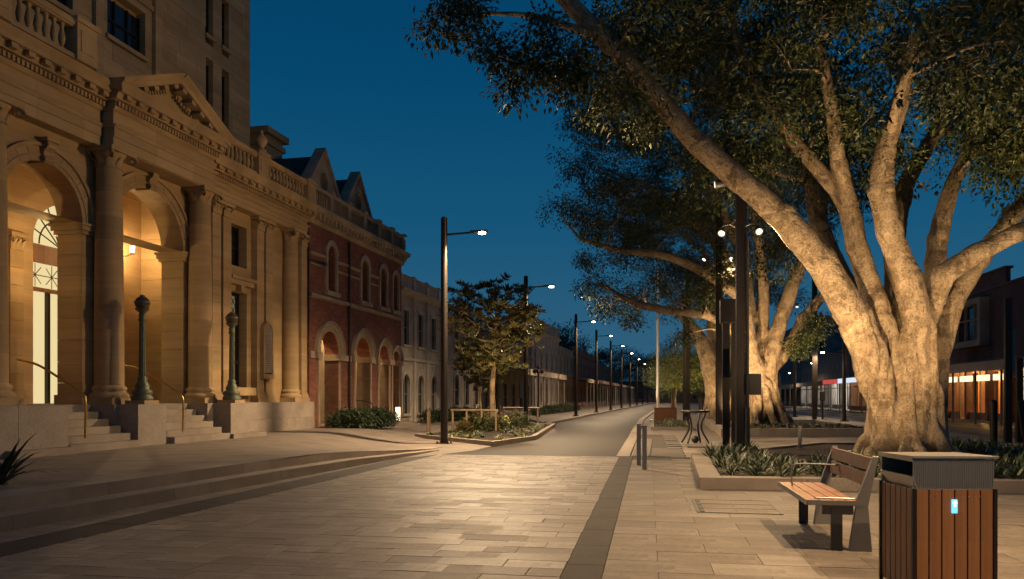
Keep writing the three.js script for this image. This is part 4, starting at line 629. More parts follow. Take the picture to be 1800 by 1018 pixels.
function figTree({ label, base, bones, res, k = 26, lumps = .022, boughs, seed, leaf, tints, group, twigMat = mat.bark, cut = 6.3 }) {
  const t = worldThing('fig_tree', label, 'tree', base, group), r = rng(seed);
  part(t, 'trunk', skinOf(bones.filter(b => Math.min(b[0].y, b[2].y) < cut), res, k, lumps), mat.bark);
  const high = []; let run = null; // upper limbs: one swept tube for each run of joined bones above the cut
  for (const [a, ra, b, rb] of bones) { if (Math.max(a.y, b.y) < cut - .8) { run = null; continue; } if (run && run.pts.at(-1).distanceTo(a) < 1e-6) { run.pts.push(b); run.rad.push(rb); } else high.push(run = { pts: [a, b], rad: [ra, rb] }); }
  for (const h of high) part(t, 'limb', taperTube(h.pts, h.rad.map(q => q * .985), 18, 8), mat.bark);
  const nodes = []; for (const [a, ra, b, rb] of bones) if (a.y > 2.2) for (let i = 0; i <= 3; i++) nodes.push({ p: a.clone().lerp(b, i / 3), r: lerp(ra, rb, i / 3) });
  const spots = [], twigs = [];
  for (const c of boughs) {
    let best = null, bd = 1e9; for (const n of nodes) { const d = n.p.distanceTo(c.p) + (n.p.y > c.p.y ? (n.p.y - c.p.y) * 1.5 : 0); if (d < bd) { bd = d; best = n; } }
    const len = best.p.distanceTo(c.p);
    if (len > .4) { const m = best.p.clone().lerp(c.p, .5).add(V(rr2(r, -.3, .3), rr2(r, -.05, .5) * Math.min(1, len * .3), rr2(r, -.3, .3))), r0 = Math.min(best.r * .8, .03 + len * .022); twigs.push(taperTube([best.p, m, c.p], [r0, r0 * .65, .014], 6, 4)); if (len > 1.5) nodes.push({ p: m.clone(), r: r0 * .6 }); nodes.push({ p: c.p.clone(), r: .02 }); }
    for (let i = 0; i < 4; i++) { const e = c.p.clone().add(V(rr2(r, -1, 1), rr2(r, -.5, .8), rr2(r, -1, 1)).multiplyScalar(c.r * .8)); twigs.push(taperTube([c.p, c.p.clone().lerp(e, .5).add(V(0, .08, 0)), e], [.016, .011, .005], 4, 2)); }
    for (let i = 0; i < c.n; i++) { const a = r() * 6.2832, q = Math.pow(r(), .45) * c.r, h = rr2(r, -1, 1); spots.push(c.p.clone().add(V(Math.cos(a) * q, h * c.r * .55 - .25 * q * q / c.r, Math.sin(a) * q))); }
  }
  part(t, 'branches', twigs, twigMat); crown(t, 'crown', leaf, leafMat([1, 1, 1]), spots, seed + 1, tints);
  return t;
}
const FIG = [[.050, .072, .018], [.040, .062, .016], [.062, .080, .020], [.034, .052, .016], [.075, .085, .022]];
function cloud(seed, n, c, rad, test, rB, nB) { const r = rng(seed), out = []; let guard = 0; while (out.length < n && guard++ < 40000) { const d = V(rr2(r, -1, 1), rr2(r, -1, 1), rr2(r, -1, 1)); const l = d.length(); if (l > 1 || (l < .45 && r() < .6)) continue; const p = V(c.x + d.x * rad.x, c.y + d.y * rad.y, c.z + d.z * rad.z); if (noise3(p.x * .32 + seed, p.y * .32, p.z * .32) < -.28) continue; if (test && !test(p)) continue; out.push({ p, r: rr2(r, rB * .7, rB * 1.25), n: nB }); } return out; }
const figLeaf = [leafCluster(34, .125, .060, .36, 301), leafCluster(34, .115, .054, .40, 302), leafCluster(32, .135, .064, .38, 303)];
{ // the large fig in the right foreground
  const Z = -19.6, B = V(5.85, .12, Z), bones = [
    ...limb([[1560, 812], [1556, 730], [1536, 645], [1500, 556], [1442, 458], [1372, 378], [1300, 316], [1228, 253], [1150, 165], [1085, 92], [1010, 15], [930, -70]], Z + .2, Z + 2.6, [.38, .36, .38, .37, .33, .285, .26, .245, .225, .21, .19, .155]),
    ...limb([[1598, 812], [1594, 710], [1568, 610], [1536, 525], [1507, 437], [1491, 358], [1440, 298], [1385, 235], [1320, 130], [1280, 10]], Z + .35, Z + .2, [.40, .35, .30, .265, .23, .205, .18, .15, .12, .09]),
    ...limb([[1491, 358], [1474, 285], [1462, 190], [1440, 80]], Z + .3, Z + 1.2, [.22, .18, .15, .1]),
    ...limb([[1628, 812], [1624, 700], [1616, 580], [1594, 488], [1562, 404], [1549, 335], [1556, 262], [1585, 170], [1600, 60]], Z + .1, Z + 1.6, [.40, .35, .33, .30, .27, .245, .22, .18, .13]),
    ...limb([[1622, 560], [1660, 484], [1715, 446], [1785, 412], [1870, 372], [1960, 330]], Z + .1, Z + .9, [.3, .25, .21, .18, .15, .11]),
    ...limb([[1638, 812], [1641, 700], [1652, 600], [1676, 530], [1722, 455], [1778, 384], [1840, 310], [1900, 220]], Z - .5, Z - 1.2, [.34, .28, .26, .245, .22, .19, .155, .11]),
    ...limb([[1585, 640], [1578, 520], [1570, 420], [1590, 330], [1640, 240], [1690, 150]], Z - .9, Z - 2.8, [.36, .3, .26, .22, .18, .13]),
    ...limb([[1640, 520], [1648, 420], [1672, 330], [1700, 270], [1740, 150]], Z - .6, Z - 1.6, [.26, .22, .18, .16, .1]),
    ...limb([[1535, 640], [1480, 500], [1440, 400], [1420, 280]], Z - .8, Z - 3.5, [.34, .3, .24, .16]),
  ];
  const r = rng(77);
  for (let i = 0; i < 13; i++) { const a = i / 13 * 6.283 + rr2(r, -.15, .15), L = rr2(r, .95, 1.3), c = Math.cos(a), s = Math.sin(a); bones.push([V(B.x + c * .45, 1.7, Z + s * .4), .2, V(B.x + c * .62, .7, Z + s * .62), .19], [V(B.x + c * .62, .7, Z + s * .62), .19, V(B.x + c * L, .06, Z + s * L), .11]); }
  const ringAt = (px, py, z, rw, rh, t) => { for (let i = 0; i < 10; i++) { const q = k => onZ(px + rw * Math.cos(k * .6283), py + rh * Math.sin(k * .6283), z); bones.push([q(i), t, q(i + 1), t]); } };
  ringAt(1597, 594, Z + .52, 11, 22, .055); ringAt(1616, 628, Z + .5, 5, 9, .035); ringAt(1524, 645, Z + .68, 8, 13, .035); ringAt(1512, 612, Z + .66, 9, 12, .03);
  const keep = p => { const u = p.y - 6.2 - .045 * (p.x - 6) * (p.x - 6) * 0; return u > 0 && !(p.x < 1.5 && p.y < 8.2); };
  const bo = [...cloud(41, 250, V(6.6, 11.2, -18.6), V(8.2, 5.2, 8), keep, 1.0, 25), ...cloud(42, 40, V(9.5, 8.6, -17.6), V(4, 2.6, 4), p => p.y > 6, .8, 24)];
  for (const [px, py, z, q, n] of [[800, 25, -15.5, .45, 14], [770, 55, -15.5, .35, 9], [840, 70, -15.6, .4, 12], [885, 95, -15.8, .45, 12], [925, 120, -16, .45, 14], [960, 95, -16, .5, 16], [1000, 115, -16.2, .5, 22], [905, 150, -15.8, .25, 10], [955, 40, -16, .35, 14], [985, 150, -16.2, .3, 12], [1040, 130, -16.4, .45, 18], [1090, 160, -17, .5, 20], [820, 0, -15.6, .5, 22], [1130, 210, -17.5, .4, 14], [1080, 60, -18.5, .7, 26], [1150, 90, -19, .8, 26]]) bo.push({ p: onZ(px, py, z), r: q, n });
  const t = figTree({ label: 'large fig tree with pale fluted trunk floodlit behind the bench and bin', base: B, bones, res: 200, boughs: bo, seed: 51, leaf: figLeaf, tints: FIG });
}
{ // the second fig, further down the plaza
  const Z = -37.6, B = V(4.9, .22, Z), bones = [
    ...limb([[1328, 748], [1330, 690], [1330, 650]], Z, Z, [.78, .66, .6]),
    ...limb([[1325, 680], [1316, 600], [1308, 540], [1292, 478], [1250, 420], [1190, 365], [1130, 320]], Z + .2, Z + 1.5, [.42, .36, .31, .27, .21, .15, .1]),
    ...limb([[1318, 620], [1288, 578], [1240, 552], [1180, 548], [1120, 535], [1060, 502]], Z + .3, Z + 2.5, [.34, .25, .21, .17, .12, .08]),
    ...limb([[1345, 680], [1358, 610], [1376, 550], [1402, 480], [1432, 420], [1452, 345], [1470, 270]], Z, Z - 1, [.44, .37, .33, .29, .25, .2, .13]),
    ...limb([[1335, 650], [1340, 590], [1341, 500], [1330, 400], [1308, 300], [1270, 210]], Z - .3, Z - 1.5, [.38, .31, .27, .23, .17, .1]),
    ...limb([[1350, 660], [1386, 606], [1412, 560], [1446, 520], [1490, 480]], Z - .6, Z - 1.6, [.34, .27, .23, .19, .13]),
    ...limb([[1300, 520], [1240, 480], [1170, 450], [1090, 440], [1020, 420]], Z + 1, Z + 3, [.26, .22, .18, .14, .08]),
    ...limb([[1320, 560], [1300, 440], [1240, 320], [1180, 220]], Z - .5, Z + .5, [.3, .26, .2, .12]),
  ];
  const r = rng(78); for (let i = 0; i < 11; i++) { const a = i / 11 * 6.283, L = rr2(r, 1.2, 1.8), c = Math.cos(a), s = Math.sin(a); bones.push([V(B.x + c * .5, 2.1, Z + s * .5), .24, V(B.x + c * L, .16, Z + s * L), .15]); }
  const bo = cloud(43, 210, V(1.9, 11, -36.6), V(7.0, 5.9, 6.5), p => p.y > 5.4 + (p.x > 3.5 ? 1.4 : 0), 1.05, 21);
  for (const [px, py, z, q] of [[1425, 590, -37, .5], [1400, 610, -37.4, .45], [1440, 560, -37, .6], [1070, 540, -35.5, .7], [1110, 560, -35.5, .5], [1040, 500, -35, .8], [1240, 520, -36, .7], [1280, 560, -37, .6], [1200, 590, -36.5, .4], [1380, 470, -37.5, .8], [1290, 600, -37.3, .4]]) bo.push({ p: onZ(px, py, z), r: q, n: 22 });
  figTree({ label: 'fig tree with floodlit trunk in the raised planter behind the twin dark posts', base: B, bones, res: 130, boughs: bo, seed: 61, leaf: figLeaf, tints: FIG, lumps: .05 });
}
{ // a third fig behind
  const Z = -54, B = onZ(1262, 740, Z).setY(.05), bones = [...limb([[1268, 738], [1262, 690], [1248, 640], [1232, 600], [1205, 560], [1170, 540]], Z, Z + 2, [1.2, .8, .6, .45, .3, .18]), ...limb([[1262, 690], [1272, 630], [1290, 570], [1310, 500]], Z, Z - 1, [.7, .5, .4, .2]), ...limb([[1255, 670], [1255, 610], [1250, 530], [1240, 450]], Z - .3, Z, [.6, .45, .3, .2])];
  figTree({ label: 'dim fig tree with leaning trunk beyond the second planter', base: B, bones, res: 70, boughs: cloud(44, 70, V(5, 11, -55), V(6.5, 4.5, 6), null, 1.3, 18), seed: 71, leaf: figLeaf, tints: FIG, lumps: .05 });
}
function smallTree(name, label, category, base, h, r, opt) { // straight trunk, forking branches, rounded airy crown
  const t = worldThing(name, label, category, base, opt.group), q = rng(opt.seed), tw = [], bo = [], y0 = base.y;
  const fork = h * (opt.fork ?? .42), top = V(base.x + rr2(q, -.2, .2), y0 + h * .8, base.z + rr2(q, -.2, .2)), mid = V(base.x + .06, y0 + fork, base.z);
  part(t, 'trunk', [taperTube([base.clone().add(V(0, -.03, 0)), V(base.x + .03, y0 + .3, base.z), V(base.x - .03, y0 + fork * .6, base.z), mid, top], [opt.tr * 1.4, opt.tr, opt.tr * .85, opt.tr * .75, opt.tr * .25], 10, 5)], opt.bark ?? mat.bark);
  const spots = [];
  for (let i = 0; i < opt.n; i++) {
    let d; do { d = V(rr2(q, -1, 1), rr2(q, -1, 1), rr2(q, -1, 1)); } while (d.length() > 1 || d.length() < .35);
    const p = V(base.x + d.x * r, y0 + h - opt.ch / 2 + d.y * opt.ch / 2, base.z + d.z * r), st = mid.clone().lerp(top, clamp((p.y - mid.y) / (top.y - mid.y) - .25, 0, .9));
    if (i % (opt.twig ?? 2) === 0) tw.push(taperTube([st, st.clone().lerp(p, .5).add(V(0, -.05 * h * .3, 0)), p], [opt.tr * .4, opt.tr * .22, .008], 5, 3));
    for (let k = 0; k < opt.per; k++) spots.push(p.clone().add(V(rr2(q, -1, 1), rr2(q, -.7, .7), rr2(q, -1, 1)).multiplyScalar(opt.cl)));
  }
  part(t, 'branches', tw, opt.bark ?? mat.bark); crown(t, 'crown', opt.leaf, leafMat([1, 1, 1], .5), spots, opt.seed + 3, opt.tints); return t;
}
function rosette(count, L, W, seed) { const r = rng(seed), g = []; const pos = [], nor = []; for (let i = 0; i < count; i++) { const a = i * 2.4, tilt = rr2(r, .15, 1.0), ax = V(Math.cos(a) * Math.cos(tilt), Math.sin(tilt), Math.sin(a) * Math.cos(tilt)), side = V(-Math.sin(a), 0, Math.cos(a)), up = side.clone().cross(ax).multiplyScalar(-1), l = L * rr2(r, .7, 1.15); const P = (s, t, f) => V(0, 0, 0).addScaledVector(ax, l * t).addScaledVector(side, W * s).addScaledVector(up, f); const p = [P(0, .03, 0), P(-.5, .5, .02), P(.5, .5, .02), P(0, .5, -.005), P(0, 1, -.03)]; for (const [x, y, z] of [[0, 1, 3], [0, 3, 2], [1, 4, 3], [3, 4, 2]]) { const n = p[y].clone().sub(p[x]).cross(p[z].clone().sub(p[x])).normalize(); for (const v of [p[x], p[y], p[z]]) { pos.push(v.x, v.y, v.z); nor.push(n.x, n.y, n.z); } } } const q = new THREE.BufferGeometry(); q.setAttribute('position', new THREE.Float32BufferAttribute(pos, 3)); q.setAttribute('normal', new THREE.Float32BufferAttribute(nor, 3)); return q; }
const magLeaf = [rosette(13, .27, .085, 401), rosette(11, .24, .08, 402)], MAG = [[.095, .10, .024], [.08, .088, .02], [.13, .11, .028], [.15, .105, .028]];
smallTree('street_tree', 'big-leaved street tree in the kerbed planter beside the road', 'tree', LF(-7.9, .08, 32.2), 6.6, 2.0, { seed: 81, tr: .13, fork: .44, n: 88, per: 6, ch: 4.2, cl: .4, twig: 2, leaf: magLeaf, tints: MAG });
smallTree('street_tree', 'smaller big-leaved tree behind the kerbed planter near the stucco fronts', 'tree', LF(-11.0, .1, 42), 4.4, 1.2, { seed: 83, tr: .07, fork: .5, n: 40, per: 7, ch: 2.6, cl: .4, leaf: magLeaf, tints: MAG });
const limeLeaf = [leafCluster(30, .14, .06, .5, 501), leafCluster(30, .15, .06, .55, 502)], LIME = [[.085, .115, .022], [.07, .10, .02], [.11, .13, .025]];
[[2.2, -66], [5.6, -68], [2.2, -76], [5.2, -80], [2.6, -88], [5.8, -93], [3.2, -102], [5.4, -112]].forEach(([x, z], i) => smallTree('plaza_tree', i < 2 ? ['round-headed light green tree straight behind the rusty steel box', 'round-headed light green tree between the dark poles and the third fig'][i] : 'far light green tree in the double row down the plaza', 'tree', V(x, 0, z), 5.6 + (i % 3) * .5, 2.5, { seed: 90 + i, tr: .1, n: 46, per: 6, ch: 3.9, cl: .7, leaf: limeLeaf, tints: LIME, group: 'light green trees down the plaza', bark: mat.barkDark }));
// dark trees behind the roofs and at the street's end
const darkLeaf = [leafCluster(30, .34, .15, .9, 511)], DARK = [[.02, .03, .012], [.026, .036, .014]];
[[-24, 84, 12, 4.5], [-26, 101, 12, 5], [-22, 126, 13, 6], [-22, 150, 13, 6.5], [-16, 185, 13, 7], [-6, 215, 13, 7], [6, 240, 14, 8], [-2, 228, 12, 7], [14, 236, 13, 8], [22, 225, 12, 8], [-13, 222, 13, 7]].forEach(([n, u, h, r], i) => smallTree('background_tree', ['dark tree rising behind the tall pale building', 'dark tree behind the cream shop roof', 'dark tree behind the far brick shop', 'dark tree behind the far brown shop row', 'dark tree beyond the far brown shop row', 'dark tree closing the far end of the street', 'dark tree closing the far end of the plaza'][i] ?? 'dark tree in the belt across the far street end', 'tree', LF(n, 0, u), h, r, { seed: 120 + i, tr: .25, n: 60, per: 6, ch: h * .62, cl: 1.3, twig: 3, leaf: darkLeaf, tints: DARK, bark: mat.barkDark, group: 'dark trees behind the roofs' }));

// ---------------------------------------------------------------- buildings across the road past the lit shops
function rightBlock(name, label, x, z0, z1, h, color, o = {}) { // z0 nearer than z1; the front faces -x
  const b = worldThing(name, label, 'building', V(x, .1, (z0 + z1) / 2), o.group), m = M(color, { map: T.stone, bump: [T.stoneBump, .003], roughness: .88 }), tr = M(tint(color, 1.3), { map: T.stone, roughness: .85 }), fr = M([.12, .11, .1]);
  const L = z0 - z1, k = o.bays ?? Math.max(1, Math.round(L / 3)), y1 = 3.6;
  part(b, 'wall', [box(x, x + .3, y1, h, z0, z1), box(x, x + 10, .1, h - .01, z0, z0 - .3), box(x, x + 10, .1, h - .01, z1 + .3, z1)], m); part(b, 'roof', box(x + .3, x + 10, h - .5, h - .3, z0 - .3, z1 + .3), mat.slate);
  part(b, 'parapet_coping', box(x - .08, x + .36, h, h + .14, z0 + .05, z1 - .05), tr);
  if (!o.noWindows) for (let i = 0; i < k; i++) for (let y = y1 + .9; y + 1.7 < h - .4; y += 3.1) { const z = lerp(z0, z1, (i + .5) / k); const g = part(b, 'window', box(x - .012, x + .05, y, y + 1.6, z + .55, z - .55), mat.glassDark); part(g, 'window_frame', [box(x - .05, x, y - .08, y, z + .63, z - .63), box(x - .05, x, y + 1.6, y + 1.7, z + .63, z - .63), box(x - .05, x, y, y + 1.6, z + .63, z + .55), box(x - .05, x, y, y + 1.6, z - .55, z - .63), box(x - .04, x - .013, y, y + 1.6, z + .03, z - .03), box(x - .04, x - .013, y + .8, y + .85, z + .55, z + .03), box(x - .04, x - .013, y + .8, y + .85, z - .03, z - .55)], tr); }
  // recessed shopfront: piers, stall riser, glass, interior
  part(b, 'shop_interior', [box(x + 3.8, x + 4, .1, y1, z0 - .3, z1 + .3), box(x + .3, x + 3.8, .1, .14, z0 - .3, z1 + .3)], M(o.inside ?? [.3, .22, .14], { roughness: .8 })); part(b, 'shop_ceiling', box(x, x + 3.8, 3.3, y1, z0 - .31, z1 + .31), tr);
  for (let i = 0; i < k; i++) { const a = lerp(z0 - .15, z1 + .15, i / k) - .16, c = lerp(z0 - .15, z1 + .15, (i + 1) / k) + .16, d = i % 2 ? a + (c - a) * .4 : a; part(b, 'stall_riser', box(x + .1, x + .2, .1, .55, d, c), tr); part(b, 'shopfront_frame', [box(x + .1, x + .17, 2.45, 2.53, a, c), box(x + .1, x + .17, .1, 3.3, a + (c - a) * .38, a + (c - a) * .42), box(x + .1, x + .16, .55, 2.45, a + (c - a) * .69, a + (c - a) * .71)], fr); }
  for (let i = 0; i <= k; i++) { const z = lerp(z0 - .15, z1 + .15, i / k); part(b, 'shop_pier', box(x - .03, x + .3, .1, 3.3, z + .16, z - .16), i % 2 ? tr : m); }
  if (o.awning) { part(b, 'awning_roof', box(x - 2.9, x + .0, 3.0, 3.1, z0, z1), mat.tin); part(b, 'awning_fascia', box(x - 3.0, x - 2.9, 2.7, 3.15, z0, z1), o.fascia ?? tr); for (let i = 0; i <= k; i++) part(b, 'awning_post', cyl(.055, .05, 2.9, x - 2.8, .1, lerp(z0 - .3, z1 + .3, i / k), 8), fr); }
  return b;
}
const lamp = (rgb, i) => { const m = new THREE.MeshStandardMaterial({ color: 0x111111 }); m.emissive.setRGB(...rgb); m.emissiveIntensity = i; return m; };
function shopLights(b, x, z0, z1, n, rgb, I, w = .5) { // glowing ceiling panels, each with its light
  for (let i = 0; i < n; i++) { const z = lerp(z0, z1, (i + .5) / n), B = baseOf.get(b); part(b, 'ceiling_lamp', box(x - .25, x + .25, 3.2, 3.26, z + w, z - w), lamp(rgb, 2.2)); const l = pointLamp(b, V(x - B.x, 3.05 - B.y, z - B.z), I * 2.2, new THREE.Color().setRGB(...rgb), 8); }
}
{
  const b = rightBlock('corner_shop', 'dark plum two storey shop with projecting pale window bay and orange lit front', 18.7, -36, -54, 7.4, [.13, .075, .075], { noWindows: true, bays: 6, awning: true, inside: [.5, .26, .08], fascia: M([.36, .30, .24], { map: T.metal, roughness: .7 }) });
  const pale = M([.38, .35, .29], { map: T.stone, roughness: .8 });
  const bay = part(b, 'window_bay', [box(18.2, 18.7, 4.35, 4.7, -47.6, -52.2), box(18.2, 18.7, 6.75, 7.05, -47.6, -52.2), box(18.2, 18.7, 4.7, 6.75, -47.6, -48.0), box(18.2, 18.7, 4.7, 6.75, -51.8, -52.2)], pale); part(bay, 'window', box(18.62, 18.66, 4.7, 6.75, -48, -51.8), mat.glassDark); part(bay, 'window_frame', [-49.2, -50.5].map(z => box(18.5, 18.62, 4.7, 6.75, z + .06, z - .06)).concat([box(18.52, 18.62, 5.9, 5.98, -48, -51.8)]), pale);
  part(b, 'parapet', [box(18.7, 18.95, 7.4, 8.3, -45.6, -53.8), box(18.6, 19.05, 8.3, 8.42, -45.5, -53.9)], M([.13, .075, .075], { map: T.stone, roughness: .88 })); part(b, 'roof', boxUV(new THREE.CylinderGeometry(.01, 5.4, 1.6, 4, 1).rotateY(Math.PI / 4).scale(1, 1, 1.6).translate(23.5, 8.1, -42)), mat.slate);
  shopLights(b, 20.2, -44, -54, 4, [1, .52, .14], 15); for (let i = 0; i < 4; i++) part(b, 'lit_sign_box', box(18.32, 18.45, 2.35, 2.68, -44.6 - i * 2.3, -46.2 - i * 2.3), lamp([1, .82, .5], 1.5));
  for (let i = 0; i < 6; i++) part(b, 'timber_panel', box(19.6, 19.7, .14, 2.9, -37.5 - i * 2.8, -38.9 - i * 2.8), M([.42, .2, .06], { map: T.wood, roughness: .6 }));
}
{
  const b = rightBlock('shop_row', 'brown two storey shop row with red, white and green lit fascia', 20.5, -66, -86, 8.2, [.17, .10, .085], { bays: 5, awning: true, inside: [.4, .3, .18] });
  for (const [a, c, rgb, i] of [[-66.3, -70.4, [.08, .5, .06], .55], [-70.6, -77.6, [.75, .85, 1], .95], [-77.8, -84, [.9, .12, .1], .6]]) part(b, 'lit_fascia', box(17.44, 17.5, 2.72, 3.14, a, c), lamp(rgb, i));
  shopLights(b, 22, -66, -86, 4, [1, .72, .4], 9); part(b, 'corner_turret', [box(20.3, 21.6, 8.2, 10.6, -84.4, -86.2), box(20.1, 21.8, 10.6, 10.8, -84.2, -86.4)], M([.17, .11, .095], { map: T.stone, roughness: .9 }));
  const c = rightBlock('shop_row', 'grey shop row with white lit fronts beyond the coloured fascia', 21.5, -87, -118, 6.6, [.2, .19, .19], { bays: 8, awning: true, inside: [.4, .4, .4] }); shopLights(c, 22.6, -87, -118, 5, [1, .92, .78], 14, .9);
  rightBlock('office_block', 'large blue grey office block closing the view behind the shop rows', 25, -122, -190, 13.5, [.16, .18, .2], { bays: 12, awning: true });
  rightBlock('brick_shop', 'plain dark shop next to the plum building', 19.6, -55, -65.6, 6.6, [.12, .085, .08], { bays: 3, awning: true });
  rightBlock('brick_shop', 'dark shop this side of the plum building', 18.7, -14, -35.6, 6.4, [.12, .10, .09], { bays: 6, awning: true });
}
// low buildings closing the far end of the street
[[-14, 2, 5.2, 'dim low brown building closing the street end'], [2.4, 15, 6.4, 'dim gabled building closing the far plaza'], [15.4, 32, 5.6, 'dim flat roofed building closing the shop road']].forEach(([x0, x1, h, l], i) => {
  const z = -205, b = worldThing('far_building', l, 'building', V((x0 + x1) / 2, -.03, z)), m = M([.2, .165, .13], { map: T.stone, roughness: .9 }); part(b, 'wall', box(x0, x1, -.03, h, z, z - 8), m);
  part(b, 'roof', i === 1 ? boxUV(new THREE.CylinderGeometry(.01, (x1 - x0) * .74, 2.6, 4, 1).rotateY(Math.PI / 4).scale(1, 1, .7).translate((x0 + x1) / 2, h + 1.3, z - 4)) : box(x0 - .2, x1 + .2, h, h + .3, z + .3, z - 8.2), mat.slate);
  for (let x = x0 + 1; x < x1 - 1.4; x += 2.6) { const g = part(b, 'window', box(x, x + 1.3, 1, 2.6, z + .02, z - .05), mat.glassDark); part(g, 'window_frame', [box(x - .1, x + 1.4, 2.6, 2.75, z + .06, z), box(x - .1, x + 1.4, .85, 1, z + .1, z)], m); }
});
// low lamps along the road past the lit shops
[[onLevel(1484, 741), Math.PI, 4.6, 'black lamp post with lit arm on the kerb opposite the plum shop'], [onLevel(1397, 733), 0, 4.4, 'thin lamp post with lit arm seen between the two floodlit figs'], [onLevel(1370, 718), 0, 5, 'far thin lamp post with lit arm on the road past the lit shops']].forEach(([p, turn, h, lab]) => { const t = streetLamp(lab, p, turn, 60, h); t.userData.group = 'lamps along the road past the lit shops'; });

// ---------------------------------------------------------------- light posts on the plaza
function flood(t, at, to, I, cone = .95, pen = .7) { // small floodlight on a bracket; at and to in world axes
  const B = baseOf.get(t), dir = to.clone().sub(at).normalize(), q = new THREE.Quaternion().setFromUnitVectors(V(0, -1, 0), dir), place = g => g.applyQuaternion(q).translate(at.x, at.y, at.z);
  const h = part(t, 'flood_head', [place(lathe([[.03, .17], [.06, .15], [.085, .02], [.095, -.06], [.1, -.1]], 18))], mat.greyMetal); part(h, 'lamp_lens', place(new THREE.CylinderGeometry(.075, .075, .015, 18).translate(0, -.085, 0)), spotGlow);
  const a = at.clone().addScaledVector(dir, .13).sub(B); spot(t, a, to.clone().sub(B), I, cone, pen, WARM, 1.6);
}
function lightPost(label, x, z, h, heads, w = .2, group = 'square light posts on the plaza') {
  const t = worldThing('light_post', label, 'light post', V(x, 0, z), group);
  part(t, 'post', [box(x - w / 2, x + w / 2, .0, h, z - w * .3, z + w * .3), box(x + w / 2 + .012, x + w / 2 + .05, .3, h - .5, z - .03, z + .03), box(x - w / 2 - .01, x + w / 2 + .01, h, h + .03, z - w * .35, z + w * .35)], mat.blackMetal); part(t, 'base_plate', box(x - w * .9, x + w * .9, -.005, .022, z - w * .7, z + w * .7), mat.blackMetal);
  for (const [dx, dy, dz, to, I, cone] of heads) { const at = V(x + dx, dy, z + dz); part(t, 'bracket', tube([V(x + Math.sign(dx) * w / 2, dy + .1, z), V(x + dx * .6, dy + .16, z + dz * .5), V(x + dx, dy + .13, z + dz)], .022, 6), mat.greyMetal); flood(t, at, to, I, cone); }
  return t;
}
const mainPost = lightPost('tall dark light post with two lit floodlights and a black box beside the fig planter', 2.16, -19.4, 7.0, [[-.42, 5.4, .1, V(-.8, 0, -14.5), 25, .75], [.4, 5.4, .12, V(3.4, 0, -12.5), 90, .8], [-.5, 6.55, 0, V(-13.5, 5.4, -18.5), 150, .95]], .2);
part(mainPost, 'control_box', rbox(.36, .5, .14, .015).translate(2.44, 1.75, -19.3), M([.012, .012, .012], { roughness: .6 })); part(mainPost, 'conduit', [cyl(.03, .03, 5.2, 2.31, 0, -19.22, 8), cyl(.05, .05, 1.2, 2.31, 0, -19.22, 8)], mat.darkMetal);
{ const t = worldThing('steel_post', 'shorter dark twin steel post standing right behind the main light post', 'post', V(2.02, 0, -21.3)); part(t, 'post', [box(1.92, 2.1, 0, 3.7, -21.36, -21.24), box(2.14, 2.26, 0, 3.5, -21.34, -21.26)], mat.blackMetal); part(t, 'cap_box', rbox(.46, .62, .3, .02).translate(2.08, 3.7, -21.3), mat.blackMetal); part(t, 'base_plate', box(1.84, 2.32, -.005, .02, -21.45, -21.15), mat.blackMetal); }
lightPost('light post with two lit floodlights beside the second fig and the bicycle rack', 2.9, -34, 9.5, [[-.55, 7.3, 0, V(-3, 0, -30), 120, .8], [.5, 7.3, 0, V(3.5, 0, -27.5), 120, .8]], .24);
lightPost('bare dark light post beyond the bicycle rack', 2.1, -44, 9, [], .2); lightPost('thin dark post near the corten box', 1.75, -40, 6.5, [], .13);
lightPost('dark light post with a floodlight by the road past the lit shops', 9.9, -50, 9, [[-1.0, 7.0, 0, V(8, 0, -46), 120, .9]], .26);
lightPost('light post on the open plaza paving whose floodlight faces the litter bin front', 5.2, 1.5, 7.0, [[-.5, 6.4, -.2, V(1.8, 0, -5.5), 140, .75]], .2);
lightPost('light post beside the litter bin with floodlights over the bench', 4.25, -7.0, 7.0, [[-.5, 6.2, -.2, V(2.2, 0, -8.8), 200, .85], [.4, 6.0, 0, V(6.5, 0, -6), 60, .8]], .2);
{ // group of posts at the right edge
  const p = onLevel(1772, 778), t = worldThing('post_cluster', 'cluster of dark steel posts and a leaning signpost by the road past the lit shops', 'posts', p); part(t, 'post', [box(p.x - .1, p.x + .1, 0, 4.6, p.z - .07, p.z + .07)], mat.blackMetal); part(t, 'post', box(p.x + .24, p.x + .42, 0, 2.7, p.z - .07, p.z + .07), mat.blackMetal); part(t, 'post', [cyl(.11, .11, 1.25, p.x - .42, 0, p.z, 14), lathe([[.11, 1.25], [.09, 1.33], [0, 1.38]], 14, p.x - .42, 0, p.z)], mat.blackMetal); part(t, 'base_plate', box(p.x - .6, p.x + .6, -.004, .02, p.z - .25, p.z + .25), mat.blackMetal); part(t, 'meter_head', rbox(.3, 1.2, .16, .05, 2).rotateZ(.12).translate(p.x + .42, .75, p.z + .1), mat.blackMetal); part(t, 'sign_sleeve', box(p.x + .1, p.x + .2, 2.2, 3.6, p.z - .05, p.z + .05), mat.greyMetal);
  const m = onLevel(1446, 737), q = worldThing('parking_meter', 'dark parking meter on a post by the road past the lit shops', 'parking meter', m); part(q, 'post', cyl(.07, .06, 1.3, m.x, 0, m.z, 12), mat.blackMetal); part(q, 'meter_head', rbox(.34, .62, .26, .08, 2).translate(m.x, 1.5, m.z), mat.darkMetal); part(q, 'base_plate', box(m.x - .25, m.x + .25, -.004, .02, m.z - .2, m.z + .2), mat.blackMetal);
}
